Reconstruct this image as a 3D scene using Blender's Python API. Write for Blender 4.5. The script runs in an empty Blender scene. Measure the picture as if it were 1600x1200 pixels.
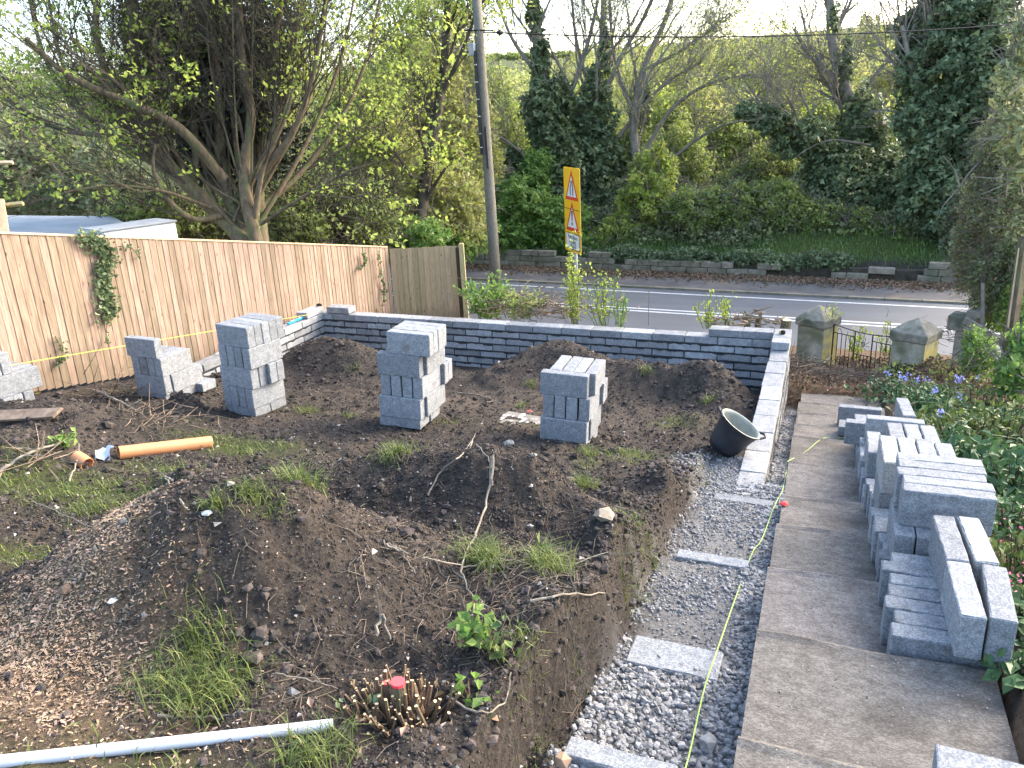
import bpy, bmesh, math, random
import numpy as np
from mathutils import Vector, Matrix, Euler

sc = bpy.context.scene
COL = sc.collection
rad = math.radians

# ------------------------------------------------------------------ camera
CP = np.array([0.5487, -10.4210, 3.0594])
YAW, PITCH, ROLL = rad(-22.4235), rad(19.3656), rad(-3.1565)
FPX = 1221.69                                  # focal length in pixels of a 1600 px wide picture
_f = np.array([math.sin(YAW)*math.cos(PITCH), math.cos(YAW)*math.cos(PITCH), -math.sin(PITCH)])
_r = np.array([math.cos(YAW), -math.sin(YAW), 0.0]); _u = np.cross(_r, _f)
CR = math.cos(ROLL)*_r + math.sin(ROLL)*_u
CU = -math.sin(ROLL)*_r + math.cos(ROLL)*_u
CF = _f
cam = bpy.data.cameras.new('camera'); camo = bpy.data.objects.new('camera', cam); COL.objects.link(camo)
mw = Matrix.Identity(4)
for i in range(3):
    mw[i][0] = CR[i]; mw[i][1] = CU[i]; mw[i][2] = -CF[i]; mw[i][3] = CP[i]
camo.matrix_world = mw
cam.sensor_width = 36.0; cam.lens = 36.0*FPX/1600; cam.clip_start = 0.05; cam.clip_end = 3000
sc.camera = camo

# ------------------------------------------------------------------ sky and sun
SUN_EL, SUN_AZ = rad(28), rad(40)          # azimuth from +Y towards +X
world = bpy.data.worlds.new('World'); sc.world = world; world.use_nodes = True
nt = world.node_tree; nt.nodes.clear()
sky = nt.nodes.new('ShaderNodeTexSky'); sky.sky_type = 'NISHITA'; sky.sun_disc = False
sky.sun_elevation = SUN_EL; sky.sun_rotation = SUN_AZ
sky.air_density = 1.0; sky.dust_density = 3.2; sky.ozone_density = 1.0
bg = nt.nodes.new('ShaderNodeBackground'); bg.inputs['Strength'].default_value = 0.15
wo = nt.nodes.new('ShaderNodeOutputWorld')
nt.links.new(sky.outputs[0], bg.inputs[0]); nt.links.new(bg.outputs[0], wo.inputs[0])
sun = bpy.data.lights.new('sun', 'SUN'); sun.energy = 0.7; sun.angle = rad(45); sun.color = (1.0, 0.92, 0.82)
suno = bpy.data.objects.new('sun', sun); COL.objects.link(suno)
_el = SUN_EL+rad(6)
suno.rotation_euler = Vector((-math.sin(SUN_AZ)*math.cos(_el), -math.cos(SUN_AZ)*math.cos(_el), -math.sin(_el))).to_track_quat('-Z', 'Y').to_euler()
vs = sc.view_settings
vs.view_transform = 'Standard'; vs.look = 'None'; vs.gamma = 1.0; vs.use_curve_mapping = False; vs.exposure = 2.7
sc.cycles.use_denoising = True
sc.cycles.max_bounces = 8; sc.cycles.diffuse_bounces = 5; sc.cycles.glossy_bounces = 2
sc.cycles.transmission_bounces = 5; sc.cycles.transparent_max_bounces = 4

# ------------------------------------------------------------------ small helpers
def ray(px, py):
    return CF + (px-800)/FPX*CR - (py-600)/FPX*CU
def atd(px, py, d):
    return CP + ray(px, py)*d
def aty(px, py, y):
    v = ray(px, py); return CP + (y-CP[1])/v[1]*v
def atx(px, py, x):
    v = ray(px, py); return CP + (x-CP[0])/v[0]*v
def atz(px, py, z):
    v = ray(px, py); return CP + (z-CP[2])/v[2]*v

def _hash(ix, iy, seed):
    h = (ix.astype(np.int64)*374761393 + iy.astype(np.int64)*668265263 + seed*1442695041) & 0xFFFFFFFF
    h = ((h ^ (h >> 13))*1274126177) & 0xFFFFFFFF
    return ((h ^ (h >> 16)) & 0xFFFF)/65535.0
def vnoise(x, y, seed=0):
    x = np.asarray(x, float); y = np.asarray(y, float)
    ix = np.floor(x); iy = np.floor(y); fx = x-ix; fy = y-iy
    fx = fx*fx*(3-2*fx); fy = fy*fy*(3-2*fy)
    a = _hash(ix, iy, seed); b = _hash(ix+1, iy, seed); c = _hash(ix, iy+1, seed); d = _hash(ix+1, iy+1, seed)
    return (a*(1-fx)+b*fx)*(1-fy)+(c*(1-fx)+d*fx)*fy
def fbm(x, y, seed=0, octv=4, gain=.5):
    s = 0; a = 1; t = 0
    for o in range(octv):
        s = s + a*vnoise(x*2**o, y*2**o, seed+o*17); t += a; a *= gain
    return s/t*2-1
def sstep(a, b, x):
    t = np.clip((x-a)/(b-a), 0, 1); return t*t*(3-2*t)

# ------------------------------------------------------------------ terrain
TAN_R = math.tan(rad(4.5))
def roadc(x, y): return y + TAN_R*x
ROAD_Z = -2.40
ROAD_N, ROAD_MID, ROAD_EDGE, ROAD_K, FOOT_F, WALL_Y = 7.45, 10.22, 12.33, 12.87, 14.25, 15.15
def plane_z(x, y):
    return np.maximum(-0.72 - 0.2*np.clip(y, -12, 99), ROAD_Z-.02) 
def plane_hit(px, py, h=0.0):
    v = ray(px, py)
    t = (-0.72+h-0.2*CP[1]-CP[2])/(v[2]+0.2*v[1]); return CP+t*v
def foot_z(y):                                   # level of the footing trench
    s = -np.asarray(y, float); z = -.03+(s-3.9)*.05
    for s0, z0, k in ((4.72, .085, .08), (6.0, .31, .06), (7.15, .448, .05), (8.05, .60, .05)):
        z = np.where(s > s0, np.maximum(z+(z0-z)*sstep(s0, s0+.06, s), z*0-9), z); z = np.where(s > s0+.06, z0+(s-s0)*k, z)
    return z
MOUNDS = []
def mound(px, py, h, rx, ry, rot=0, p=2.0):
    c = plane_hit(px, py, h); MOUNDS.append((c[0], c[1], h, rx, ry, rad(rot), p))
mound(300, 815, .47, .82, .52, 10, 2.8)          # chip and soil heap, left foreground
mound(480, 850, .27, .72, .55)
mound(640, 715, .44, .85, .40, -5)               # long ridge in the middle
mound(830, 760, .33, .52, .36)
mound(760, 880, .20, .70, .42); mound(470, 775, .22, .38, .26)
mound(300, 745, .15, .17, .14); mound(270, 750, .07, .16, .12)
mound(895, 752, .10, .18, .14); mound(1045, 735, .20, .26, .15, 0); mound(960, 765, .14, .2, .14)
mound(970, 840, .20, .22, .30); mound(920, 980, .17, .26, .36); mound(840, 1090, .10, .26, .3)
for m_ in [(-6.0, -1.6, .44, .62, .55), (-5.35, -1.9, .34, .5, .5), (-4.85, -1.8, .2, .45, .45), (-2.65, -.95, .56, .72, .5), (-3.2, -1.6, .25, .6, .5), (-2.0, -1.4, .3, .6, .5), (-.62, -1.35, .50, .44, .42), (-1.3, -1.2, .36, .5, .4), (-.35, -2.0, .2, .3, .3)]:
    MOUNDS.append((*m_, 0., 2.0))                # heaps before the rear wall
mound(80, 640, .26, 1.0, .55); mound(20, 690, .20, .45, .30); mound(285, 625, .2, .22, .18)
mound(1090, 650, .12, .35, .3)
RWX = -.30                                       # left edge of trench
def G0(x, y):
    """ground height without crumb"""
    x = np.asarray(x, float); y = np.asarray(y, float)
    z = plane_z(x, y) + .04*sstep(-1, -6, x)
    m = 0
    for (cx, cy, h, rx, ry, ro, p) in MOUNDS:
        dx = x-cx; dy = y-cy; c, s = math.cos(ro), math.sin(ro)
        q = ((dx*c+dy*s)/rx)**2 + ((-dx*s+dy*c)/ry)**2
        m = m + h*np.exp(-q**(p/2)*1.0)
    z = z + m*sstep(.2, -.25, y)
    z = z + .05*fbm(x*.9, y*.9, 3, 3)*sstep(7, 3, np.abs(y+4))*sstep(RWX+.1, RWX-.3, x)
    # footing trench beside the path
    tr = sstep(RWX-.07, RWX+.02, x+.06*fbm(y*2.2, y*0, 9, 3)+.09*sstep(-7.3, -7.7, y))*sstep(.62, .50, x)*sstep(-3.5, -3.9, y)
    z = z*(1-tr) + foot_z(y)*tr
    # ditch between right wall and path
    di = sstep(.12, .2, x)*sstep(.62, .50, x)*sstep(-4.3, -4.0, y)*sstep(.6, .2, y)
    z = z*(1-di) + (-.93-.2*y)*di
    # path bed lower than its slabs; flower bed
    pb = sstep(.42, .46, x)*sstep(1.42, 1.34, x)*sstep(.8, .3, y)
    z = z - .22*pb
    # road, bank and hill beyond
    yr = roadc(x, y)
    rd = sstep(ROAD_N-.6, ROAD_N+.1, yr)
    z = z*(1-rd) + (ROAD_Z-.02)*rd
    bank = np.clip(yr-WALL_Y-.35, 0, None)
    z = z + np.where(bank > 0, .42*sstep(0, .25, bank) + .34*np.minimum(bank, 4.5) + .02*np.clip(bank-4.5, 0, 30) + .085*np.clip(bank-34, 0, 330), 0)
    z = z + .34*np.exp(-(((x-2.25)/.62)**2+((y-2.45)/.55)**2)) + .12*np.exp(-(((x-.35)/.3)**2+((y-2.2)/1.2)**2))
    return z
def soilmask(x, y):
    return sstep(.05, -.1, y)*np.where(y > -3.6, sstep(.05, -.02, x), sstep(RWX+.05, RWX-.03, x))*sstep(-7.9, -7.7, x)
GRASS = []   # px, py, rx, ry, strength
for g in [(110, 760, 1.0, .35, 1), (40, 860, .35, .12, 1), (370, 695, .55, .28, 1), (250, 730, .4, .15, .8), (130, 820, .2, .08, .6),
          (920, 720, .12, .2, .6), (990, 705, .3, .15, .9), (1130, 720, .2, .22, .9), (1050, 660, .25, .25, .5), (690, 655, .25, .12, .5),
          (300, 660, .2, .12, .4), (480, 640, .2, .12, .5), (240, 1190, .5, .1, .6), (20, 1180, .3, .1, .7), (830, 655, .2, .12, .4), (975, 715, .2, .1, .6)]:
    c = plane_hit(g[0], g[1], .05); GRASS.append((c[0], c[1], g[2], g[3], g[4]))
def grassmask(x, y):
    m = 0
    for (cx, cy, rx, ry, s) in GRASS:
        m = np.maximum(m, s*np.exp(-(((x-cx)/rx)**2+((y-cy)/ry)**2)))
    return m
_cc = plane_hit(70, 1040, .05); _cd = plane_hit(150, 930, .15)
def chipmask(x, y):
    m = np.exp(-(((x-_cc[0])/.62)**2+((y-_cc[1])/.36)**2)) + .9*np.exp(-(((x-_cd[0])/.25)**2+((y-_cd[1])/.45)**2))
    return np.clip(m*1.35, 0, 1)
def G(x, y):
    x = np.asarray(x, float); y = np.asarray(y, float)
    z = G0(x, y)
    sm = soilmask(x, y)*(1-.7*np.clip(grassmask(x, y), 0, 1))*(1-.5*chipmask(x, y))
    z = z + sm*(.06*np.abs(fbm(x*3.2, y*3.2, 21, 3)) + .042*(vnoise(x*8, y*8, 5)-.4) + .030*(vnoise(x*17, y*17, 7)-.5) + .018*(vnoise(x*34, y*34, 8)-.5) + .010*(vnoise(x*62, y*62, 12)-.5))
    tm = sstep(RWX, RWX+.1, x)*sstep(.5, .4, x)*sstep(0, -.5, y)
    z = z + tm*.016*(vnoise(x*22, y*22, 31)-.5)
    return z
def gz(x, y): return float(G(np.array([x]), np.array([y]))[0])
def hit(px, py, lift=0.0):
    """where the line of sight through a picture point meets the ground"""
    v = ray(px, py); t = np.concatenate([np.arange(1.2, 16, .02), np.arange(16, 80, .1)])
    P = CP[None]+t[:, None]*v[None]
    d = P[:, 2]-(G0(P[:, 0], P[:, 1])+lift)
    k = np.argmax(d < 0) if (d < 0).any() else len(t)-1
    return P[k]

# ------------------------------------------------------------------ materials
def mk(name, c1, c2, scale=8., bump=.3, bscale=60., bdist=.01, rough=.85, stretch=(1, 1, 1), orand=0., irand=0., c3=None, s3=2., t3=(.5, .65), trans=0., spec=.25, metal=0., detail=5, tcol=None, extra=None, bdetail=3):
    m = bpy.data.materials.new(name); m.use_nodes = True
    n = m.node_tree; n.nodes.clear(); L = n.links.new
    out = n.nodes.new('ShaderNodeOutputMaterial'); p = n.nodes.new('ShaderNodeBsdfPrincipled')
    p.inputs['Roughness'].default_value = rough; p.inputs['Specular IOR Level'].default_value = spec; p.inputs['Metallic'].default_value = metal
    tc = n.nodes.new('ShaderNodeTexCoord'); oi = n.nodes.new('ShaderNodeObjectInfo')
    mp = n.nodes.new('ShaderNodeMapping'); mp.inputs['Scale'].default_value = stretch
    L(tc.outputs['Object'], mp.inputs['Vector'])
    mu = n.nodes.new('ShaderNodeMath'); mu.operation = 'MULTIPLY'; mu.inputs[1].default_value = 37.0
    L(oi.outputs['Random'], mu.inputs[0]); cb = n.nodes.new('ShaderNodeCombineXYZ')
    L(mu.outputs[0], cb.inputs[0]); L(mu.outputs[0], cb.inputs[1]); L(cb.outputs[0], mp.inputs['Location'])
    no = n.nodes.new('ShaderNodeTexNoise'); no.inputs['Scale'].default_value = scale; no.inputs['Detail'].default_value = detail; no.inputs['Roughness'].default_value = .65
    L(mp.outputs[0], no.inputs['Vector'])
    rp = n.nodes.new('ShaderNodeValToRGB'); e = rp.color_ramp.elements
    e[0].position = .34; e[0].color = (*c1, 1); e[1].position = .66; e[1].color = (*c2, 1)
    L(no.outputs[0], rp.inputs[0]); col = rp.outputs[0]
    if c3 is not None:
        n3 = n.nodes.new('ShaderNodeTexNoise'); n3.inputs['Scale'].default_value = s3; n3.inputs['Detail'].default_value = 4; L(mp.outputs[0], n3.inputs['Vector'])
        mr = n.nodes.new('ShaderNodeMapRange'); mr.inputs[1].default_value = t3[0]; mr.inputs[2].default_value = t3[1]; L(n3.outputs[0], mr.inputs[0])
        mx = n.nodes.new('ShaderNodeMixRGB'); L(mr.outputs[0], mx.inputs[0]); L(col, mx.inputs[1]); mx.inputs[2].default_value = (*c3, 1); col = mx.outputs[0]
    if extra: col = extra(n, L, mp, tc, col)
    if orand or irand:
        hs = n.nodes.new('ShaderNodeHueSaturation'); L(col, hs.inputs['Color'])
        src = oi.outputs['Random']
        if irand:
            ge = n.nodes.new('ShaderNodeNewGeometry'); src = ge.outputs['Random Per Island']
        k = irand or orand
        ma = n.nodes.new('ShaderNodeMath'); ma.operation = 'MULTIPLY_ADD'; ma.inputs[1].default_value = 2*k; ma.inputs[2].default_value = 1-k
        L(src, ma.inputs[0]); L(ma.outputs[0], hs.inputs['Value'])
        mh = n.nodes.new('ShaderNodeMath'); mh.operation = 'MULTIPLY_ADD'; mh.inputs[1].default_value = -.06*min(1, k*2); mh.inputs[2].default_value = .5+.03*min(1, k*2)
        L(src, mh.inputs[0]); L(mh.outputs[0], hs.inputs['Hue'])
        col = hs.outputs[0]
    L(col, p.inputs['Base Color'])
    if bump:
        nb = n.nodes.new('ShaderNodeTexNoise'); nb.inputs['Scale'].default_value = bscale; nb.inputs['Detail'].default_value = bdetail; nb.inputs['Roughness'].default_value = .7; L(mp.outputs[0], nb.inputs['Vector'])
        b = n.nodes.new('ShaderNodeBump'); b.inputs['Strength'].default_value = bump; b.inputs['Distance'].default_value = bdist
        L(nb.outputs[0], b.inputs['Height']); L(b.outputs[0], p.inputs['Normal'])
    sh = p.outputs[0]
    if trans:
        t = n.nodes.new('ShaderNodeBsdfTranslucent'); mxs = n.nodes.new('ShaderNodeMixShader'); mxs.inputs[0].default_value = trans
        if tcol is None: L(col, t.inputs[0])
        else:
            mc = n.nodes.new('ShaderNodeMixRGB'); mc.blend_type = 'MULTIPLY'; mc.inputs[0].default_value = 1; mc.inputs[2].default_value = (*tcol, 1); L(col, mc.inputs[1]); L(mc.outputs[0], t.inputs[0])
        L(sh, mxs.inputs[1]); L(t.outputs[0], mxs.inputs[2]); sh = mxs.outputs[0]
    L(sh, out.inputs[0])
    return m

def speck(n, L, mp, tc, col):
    """pits and pale grains of an aggregate block"""
    v = n.nodes.new('ShaderNodeTexVoronoi'); v.inputs['Scale'].default_value = 150; L(mp.outputs[0], v.inputs['Vector'])
    r = n.nodes.new('ShaderNodeValToRGB'); e = r.color_ramp.elements
    e[0].position = .25; e[0].color = (.72, .72, .72, 1); e[1].position = .8; e[1].color = (1.32, 1.32, 1.32, 1)
    s = n.nodes.new('ShaderNodeSeparateColor'); L(v.outputs['Color'], s.inputs[0]); L(s.outputs[0], r.inputs[0])
    x = n.nodes.new('ShaderNodeMixRGB'); x.blend_type = 'MULTIPLY'; x.inputs[0].default_value = .8; L(col, x.inputs[1]); L(r.outputs[0], x.inputs[2])
    return x.outputs[0]
def knots(n, L, mp, tc, col):
    v = n.nodes.new('ShaderNodeTexVoronoi'); v.inputs['Scale'].default_value = 4.2
    m2 = n.nodes.new('ShaderNodeMapping'); m2.inputs['Scale'].default_value = (2.2, 2.2, .9); L(mp.inputs['Location'].links[0].from_socket, m2.inputs['Location'])
    L(tc.outputs['Object'], m2.inputs['Vector']); L(m2.outputs[0], v.inputs['Vector'])
    r = n.nodes.new('ShaderNodeValToRGB'); e = r.color_ramp.elements
    e[0].position = .05; e[0].color = (.22, .15, .11, 1); e[1].position = .13; e[1].color = (1, 1, 1, 1)
    k = e.new(.085); k.color = (.6, .47, .38, 1)
    L(v.outputs['Distance'], r.inputs[0])
    x = n.nodes.new('ShaderNodeMixRGB'); x.blend_type = 'MULTIPLY'; x.inputs[0].default_value = .9; L(col, x.inputs[1]); L(r.outputs[0], x.inputs[2])
    # mud splashed up from the ground and weathering at the foot of each board
    sx = n.nodes.new('ShaderNodeSeparateXYZ'); L(tc.outputs['Object'], sx.inputs[0]); nz = n.nodes.new('ShaderNodeTexNoise'); nz.inputs['Scale'].default_value = 5; nz.inputs['Detail'].default_value = 5; L(m2.outputs[0], nz.inputs['Vector'])
    ad = n.nodes.new('ShaderNodeMath'); ad.operation = 'MULTIPLY_ADD'; ad.inputs[1].default_value = -.9; L(nz.outputs[0], ad.inputs[0]); L(sx.outputs[2], ad.inputs[2])
    mr = n.nodes.new('ShaderNodeMapRange'); mr.inputs[1].default_value = -.35; mr.inputs[2].default_value = .12; mr.inputs[3].default_value = .65; mr.inputs[4].default_value = 0.; L(ad.outputs[0], mr.inputs[0])
    y = n.nodes.new('ShaderNodeMixRGB'); y.inputs[2].default_value = (.12, .09, .06, 1); L(mr.outputs[0], y.inputs[0]); L(x.outputs[0], y.inputs[1])
    return y.outputs[0]

MAT = {}
MAT['block'] = mk('concrete_block', (.165, .175, .184), (.232, .241, .25), 22, .6, 170, .004, .92, orand=.15, extra=speck, spec=.2, c3=(.13, .115, .098), s3=4.5, t3=(.62, .80))
MAT['block_warm'] = mk('concrete_block_pale', (.24, .243, .238), (.30, .30, .287), 22, .5, 170, .004, .92, orand=.06, extra=speck, spec=.2)
MAT['block_wall'] = mk('laid_block', (.195, .201, .206), (.29, .295, .299), 9, .6, 100, .005, .92, orand=.24, extra=speck, spec=.2, c3=(.34, .33, .31), s3=5, t3=(.58, .75))
MAT['mortar'] = mk('mortar', (.02, .021, .022), (.05, .051, .053), 30, .8, 90, .01, .95)
MAT['slab'] = mk('path_concrete', (.10, .09, .079), (.17, .155, .138), 16, .7, 150, .006, .95, c3=(.065, .057, .049), s3=3, t3=(.5, .75), extra=speck, stretch=(.75, 1.2, 1), bdetail=5, orand=.16)
MAT['fence'] = mk('fence_wood', (.155, .106, .076), (.32, .235, .172), 3, .4, 30, .004, .8, stretch=(14, 14, 1.0), orand=.24, extra=knots)
MAT['fence2'] = mk('fence_wood_green', (.22, .172, .10), (.35, .275, .165), 6, .35, 30, .004, .8, stretch=(14, 14, 1.), orand=.16, extra=knots)
MAT['post'] = mk('treated_post', (.30, .25, .12), (.46, .39, .2), 6, .4, 30, .004, .8, stretch=(8, 8, .8))
MAT['sawn'] = mk('sawn_timber', (.45, .30, .18), (.60, .45, .28), 6, .3, 40, .004, .8, stretch=(3, 3, .6), orand=.1)
MAT['pole'] = mk('pole_wood', (.10, .09, .068), (.18, .165, .13), 5, .5, 30, .006, .85, stretch=(8, 8, .5))
MAT['bark'] = mk('bark', (.07, .052, .033), (.17, .128, .08), 5, .7, 25, .02, .9, stretch=(3, 3, 1), c3=(.10, .12, .05), s3=1.5, t3=(.5, .7))
MAT['bark_dark'] = mk('bark_dark', (.035, .030, .022), (.085, .07, .05), 5, .6, 25, .02, .9)
MAT['twig_grey'] = mk('grey_twigs', (.13, .11, .085), (.24, .21, .165), 4, 0, rough=.85)
MAT['twig_brown'] = mk('cut_twigs', (.11, .08, .05), (.25, .19, .125), 12, .3, 60, .003, .8, irand=.3)
MAT['chip'] = mk('wood_chips', (.20, .135, .085), (.40, .29, .19), 9, 0, rough=.85, irand=.35)
MAT['stubs'] = mk('cut_stems', (.085, .055, .034), (.19, .125, .075), 12, .4, 60, .003, .8, irand=.25)
MAT['cutface'] = mk('cut_face', (.55, .38, .20), (.68, .50, .29), 20, .2, 60, .002, .8)
MAT['redpaint'] = mk('red_paint', (.72, .06, .07), (.85, .10, .10), 10, .1, 60, .002, .55)
MAT['clod'] = mk('soil_clods', (.030, .0255, .022), (.082, .069, .059), 26, .6, 120, .006, .97, irand=.4, spec=.1)
MAT['pebble'] = mk('pale_pebbles', (.16, .14, .12), (.34, .31, .27), 30, .2, 80, .003, .8, irand=.45)
MAT['gravel'] = mk('gravel', (.165, .163, .16), (.265, .262, .258), 30, .4, 120, .004, .9, irand=.35)
MAT['litter'] = mk('dead_leaves', (.11, .07, .04), (.30, .21, .13), 14, .2, 60, .003, .8, irand=.5)
GL = dict(bump=0, rough=.55, spec=.35)
MAT['grass'] = mk('grass_blades', (.075, .115, .022), (.16, .19, .055), 3, irand=.55, trans=.3, **GL)
MAT['grass_bank'] = mk('bank_grass', (.09, .17, .035), (.16, .25, .06), 1.5, irand=.35, trans=.3, **GL)
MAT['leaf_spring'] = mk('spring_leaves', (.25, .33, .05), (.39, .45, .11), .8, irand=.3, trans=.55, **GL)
MAT['leaf_mid'] = mk('mid_leaves', (.16, .225, .05), (.28, .335, .10), .9, irand=.35, trans=.5, **GL)
MAT['leaf_green'] = mk('fresh_leaves', (.12, .22, .045), (.22, .33, .085), .9, irand=.35, trans=.5, **GL)
MAT['leaf_ivy'] = mk('ivy_leaves', (.09, .13, .06), (.19, .245, .12), 1.2, irand=.5, trans=.35, bump=0, rough=.5, spec=.3)
MAT['leaf_bramble'] = mk('bramble_leaves', (.13, .165, .07), (.25, .275, .13), 1.2, irand=.45, trans=.4, **GL)
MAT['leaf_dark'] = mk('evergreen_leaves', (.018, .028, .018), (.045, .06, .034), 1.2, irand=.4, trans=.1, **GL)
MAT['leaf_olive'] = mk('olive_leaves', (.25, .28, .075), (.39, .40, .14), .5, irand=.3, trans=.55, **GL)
MAT['leaf_bed'] = mk('bed_leaves', (.035, .085, .030), (.08, .15, .055), 4, irand=.35, trans=.2, **GL)
MAT['leaf_rose'] = mk('rose_leaves', (.055, .10, .022), (.13, .17, .045), 5, irand=.4, trans=.25, **GL, c3=(.2, .12, .05), s3=6, t3=(.6, .75))
MAT['dry_vine'] = mk('dry_vines', (.085, .065, .047), (.18, .145, .108), 4, 0, irand=.3, rough=.9)
MAT['bluebell'] = mk('bluebell_petals', (.20, .22, .62), (.36, .38, .80), 30, 0, irand=.25, trans=.3, rough=.6)
MAT['pink'] = mk('pink_petals', (.5, .10, .2), (.65, .2, .3), 30, 0, irand=.25, trans=.3, rough=.6)
MAT['asphalt'] = mk('asphalt', (.072, .078, .086), (.105, .112, .12), 1.2, .5, 160, .006, .75, c3=(.085, .087, .092), s3=.35, t3=(.45, .65), stretch=(.25, 1, 1), spec=.35)
MAT['footway'] = mk('footway', (.07, .066, .064), (.11, .104, .10), 1.5, .5, 120, .006, .85, c3=(.15, .12, .095), s3=1.2, t3=(.52, .7))
MAT['paint'] = mk('road_paint', (.42, .42, .41), (.56, .56, .55), 6, .2, 90, .003, .7, c3=(.3, .3, .3), s3=9, t3=(.62, .72))
MAT['stone'] = mk('old_stone', (.16, .138, .10), (.28, .245, .185), 6, .7, 40, .015, .95, orand=.18, c3=(.13, .135, .085), s3=3, t3=(.5, .68))
MAT['pillar'] = mk('pillar_stone', (.25, .225, .165), (.42, .385, .29), 7, .6, 60, .012, .95, c3=(.15, .15, .085), s3=2.5, t3=(.45, .62))
MAT['pillar_cap'] = mk('pillar_cap_stone', (.16, .145, .11), (.30, .27, .205), 9, .7, 60, .012, .95, c3=(.10, .105, .07), s3=3, t3=(.48, .62))
MAT['lichen'] = mk('lichen_stone', (.40, .32, .10), (.55, .45, .17), 9, .5, 60, .01, .95, c3=(.3, .28, .2), s3=5, t3=(.5, .62))
MAT['iron'] = mk('black_iron', (.012, .012, .013), (.03, .028, .026), 20, .2, 80, .002, .6, spec=.4)
MAT['galv'] = mk('galvanised_steel', (.36, .37, .38), (.46, .47, .48), 10, 0, rough=.5, metal=.3)
MAT['sign_y'] = mk('sign_yellow', (.92, .50, .02), (.95, .53, .03), 2, 0, rough=.45)
MAT['sign_w'] = mk('sign_white', (.78, .78, .74), (.82, .82, .78), 2, 0, rough=.45)
MAT['sign_r'] = mk('sign_red', (.68, .05, .03), (.74, .07, .04), 2, 0, rough=.45)
MAT['sign_k'] = mk('sign_black', (.015, .015, .016), (.02, .02, .02), 2, 0, rough=.5)
MAT['sign_back'] = mk('sign_back', (.28, .29, .30), (.34, .35, .36), 3, 0, rough=.5, metal=.4)
MAT['orange'] = mk('orange_pipe', (.47, .205, .09), (.54, .25, .115), 3, .05, 60, .002, .38, spec=.4, c3=(.5, .22, .09), s3=6, t3=(.6, .8))
MAT['whitepipe'] = mk('white_pipe', (.44, .47, .50), (.53, .55, .58), 3, .03, 60, .002, .35, spec=.4, c3=(.5, .5, .48), s3=7, t3=(.62, .8))
MAT['blue'] = mk('blue_plastic', (.01, .36, .60), (.02, .44, .68), 4, 0, rough=.4)
MAT['rubber'] = mk('black_rubber', (.012, .014, .018), (.03, .034, .04), 6, .3, 40, .004, .5, c3=(.2, .21, .22), s3=9, t3=(.66, .69))
MAT['bucket_in'] = mk('bucket_inside', (.17, .18, .15), (.29, .30, .26), 4, .2, 40, .004, .8)
MAT['string'] = mk('lime_string', (.36, .50, .13), (.44, .58, .17), 30, 0, rough=.7)
MAT['string_y'] = mk('yellow_string', (.72, .60, .06), (.80, .68, .09), 30, 0, rough=.7)
MAT['felt'] = mk('grey_roof_sheet', (.24, .255, .27), (.33, .345, .36), 1.5, .2, 40, .004, .7)
MAT['white'] = mk('white_paint', (.46, .47, .46), (.56, .57, .56), 2, .1, 40, .003, .7)
MAT['rag'] = mk('red_rag', (.70, .06, .06), (.80, .10, .09), 8, .2, 60, .003, .7)
MAT['bag'] = mk('pale_blue_bag', (.48, .56, .66), (.60, .68, .76), 8, .3, 40, .006, .5)
MAT['cable'] = mk('black_cable', (.012, .012, .012), (.02, .02, .02), 8, 0, rough=.6)
MAT['manhole'] = mk('chalky_slab', (.13, .115, .095), (.22, .20, .17), 7, .5, 60, .006, .95, c3=(.5, .48, .44), s3=11, t3=(.58, .66))

# ------------------------------------------------------------------ mesh helpers
def npmesh_data(name, V, F, mat=None, smooth=False):
    V = np.ascontiguousarray(V, np.float32); me = bpy.data.meshes.new(name)
    Fs = F if isinstance(F, list) else [F]
    Fs = [np.asarray(f, np.int32) for f in Fs if len(f)]
    me.vertices.add(len(V)); me.vertices.foreach_set('co', V.ravel())
    tot = sum(f.size for f in Fs); npol = sum(len(f) for f in Fs)
    me.loops.add(tot); me.polygons.add(npol)
    me.loops.foreach_set('vertex_index', np.concatenate([f.ravel() for f in Fs]))
    sizes = np.concatenate([np.full(len(f), f.shape[1], np.int32) for f in Fs])
    me.polygons.foreach_set('loop_start', np.concatenate([[0], np.cumsum(sizes)[:-1]]).astype(np.int32))
    me.polygons.foreach_set('loop_total', sizes)
    me.polygons.foreach_set('use_smooth', np.full(npol, smooth))
    if mat: me.materials.append(MAT[mat] if isinstance(mat, str) else mat)
    me.update(calc_edges=True); me.validate()
    return me
def link(name, me, parent=None, loc=None, rot=None):
    o = bpy.data.objects.new(name, me); COL.objects.link(o)
    if parent is not None: o.parent = parent
    if loc is not None: o.location = loc
    if rot is not None: o.rotation_euler = rot
    return o
def npobj(name, V, F, mat, parent=None, smooth=False):
    return link(name, npmesh_data(name, V, F, mat, smooth), parent)
def tag(o, label=None, cat=None, group=None, kind=None):
    if label: o['label'] = label
    if cat: o['category'] = cat
    if group: o['group'] = group
    if kind: o['kind'] = kind
    return o
def thing(name, label, cat, loc=(0, 0, 0), rotz=0., group=None):
    o = bpy.data.objects.new(name, None); COL.objects.link(o); o.location = loc; o.rotation_euler = (0, 0, rotz)
    o.empty_display_size = .1
    return tag(o, label, cat, group)
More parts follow.
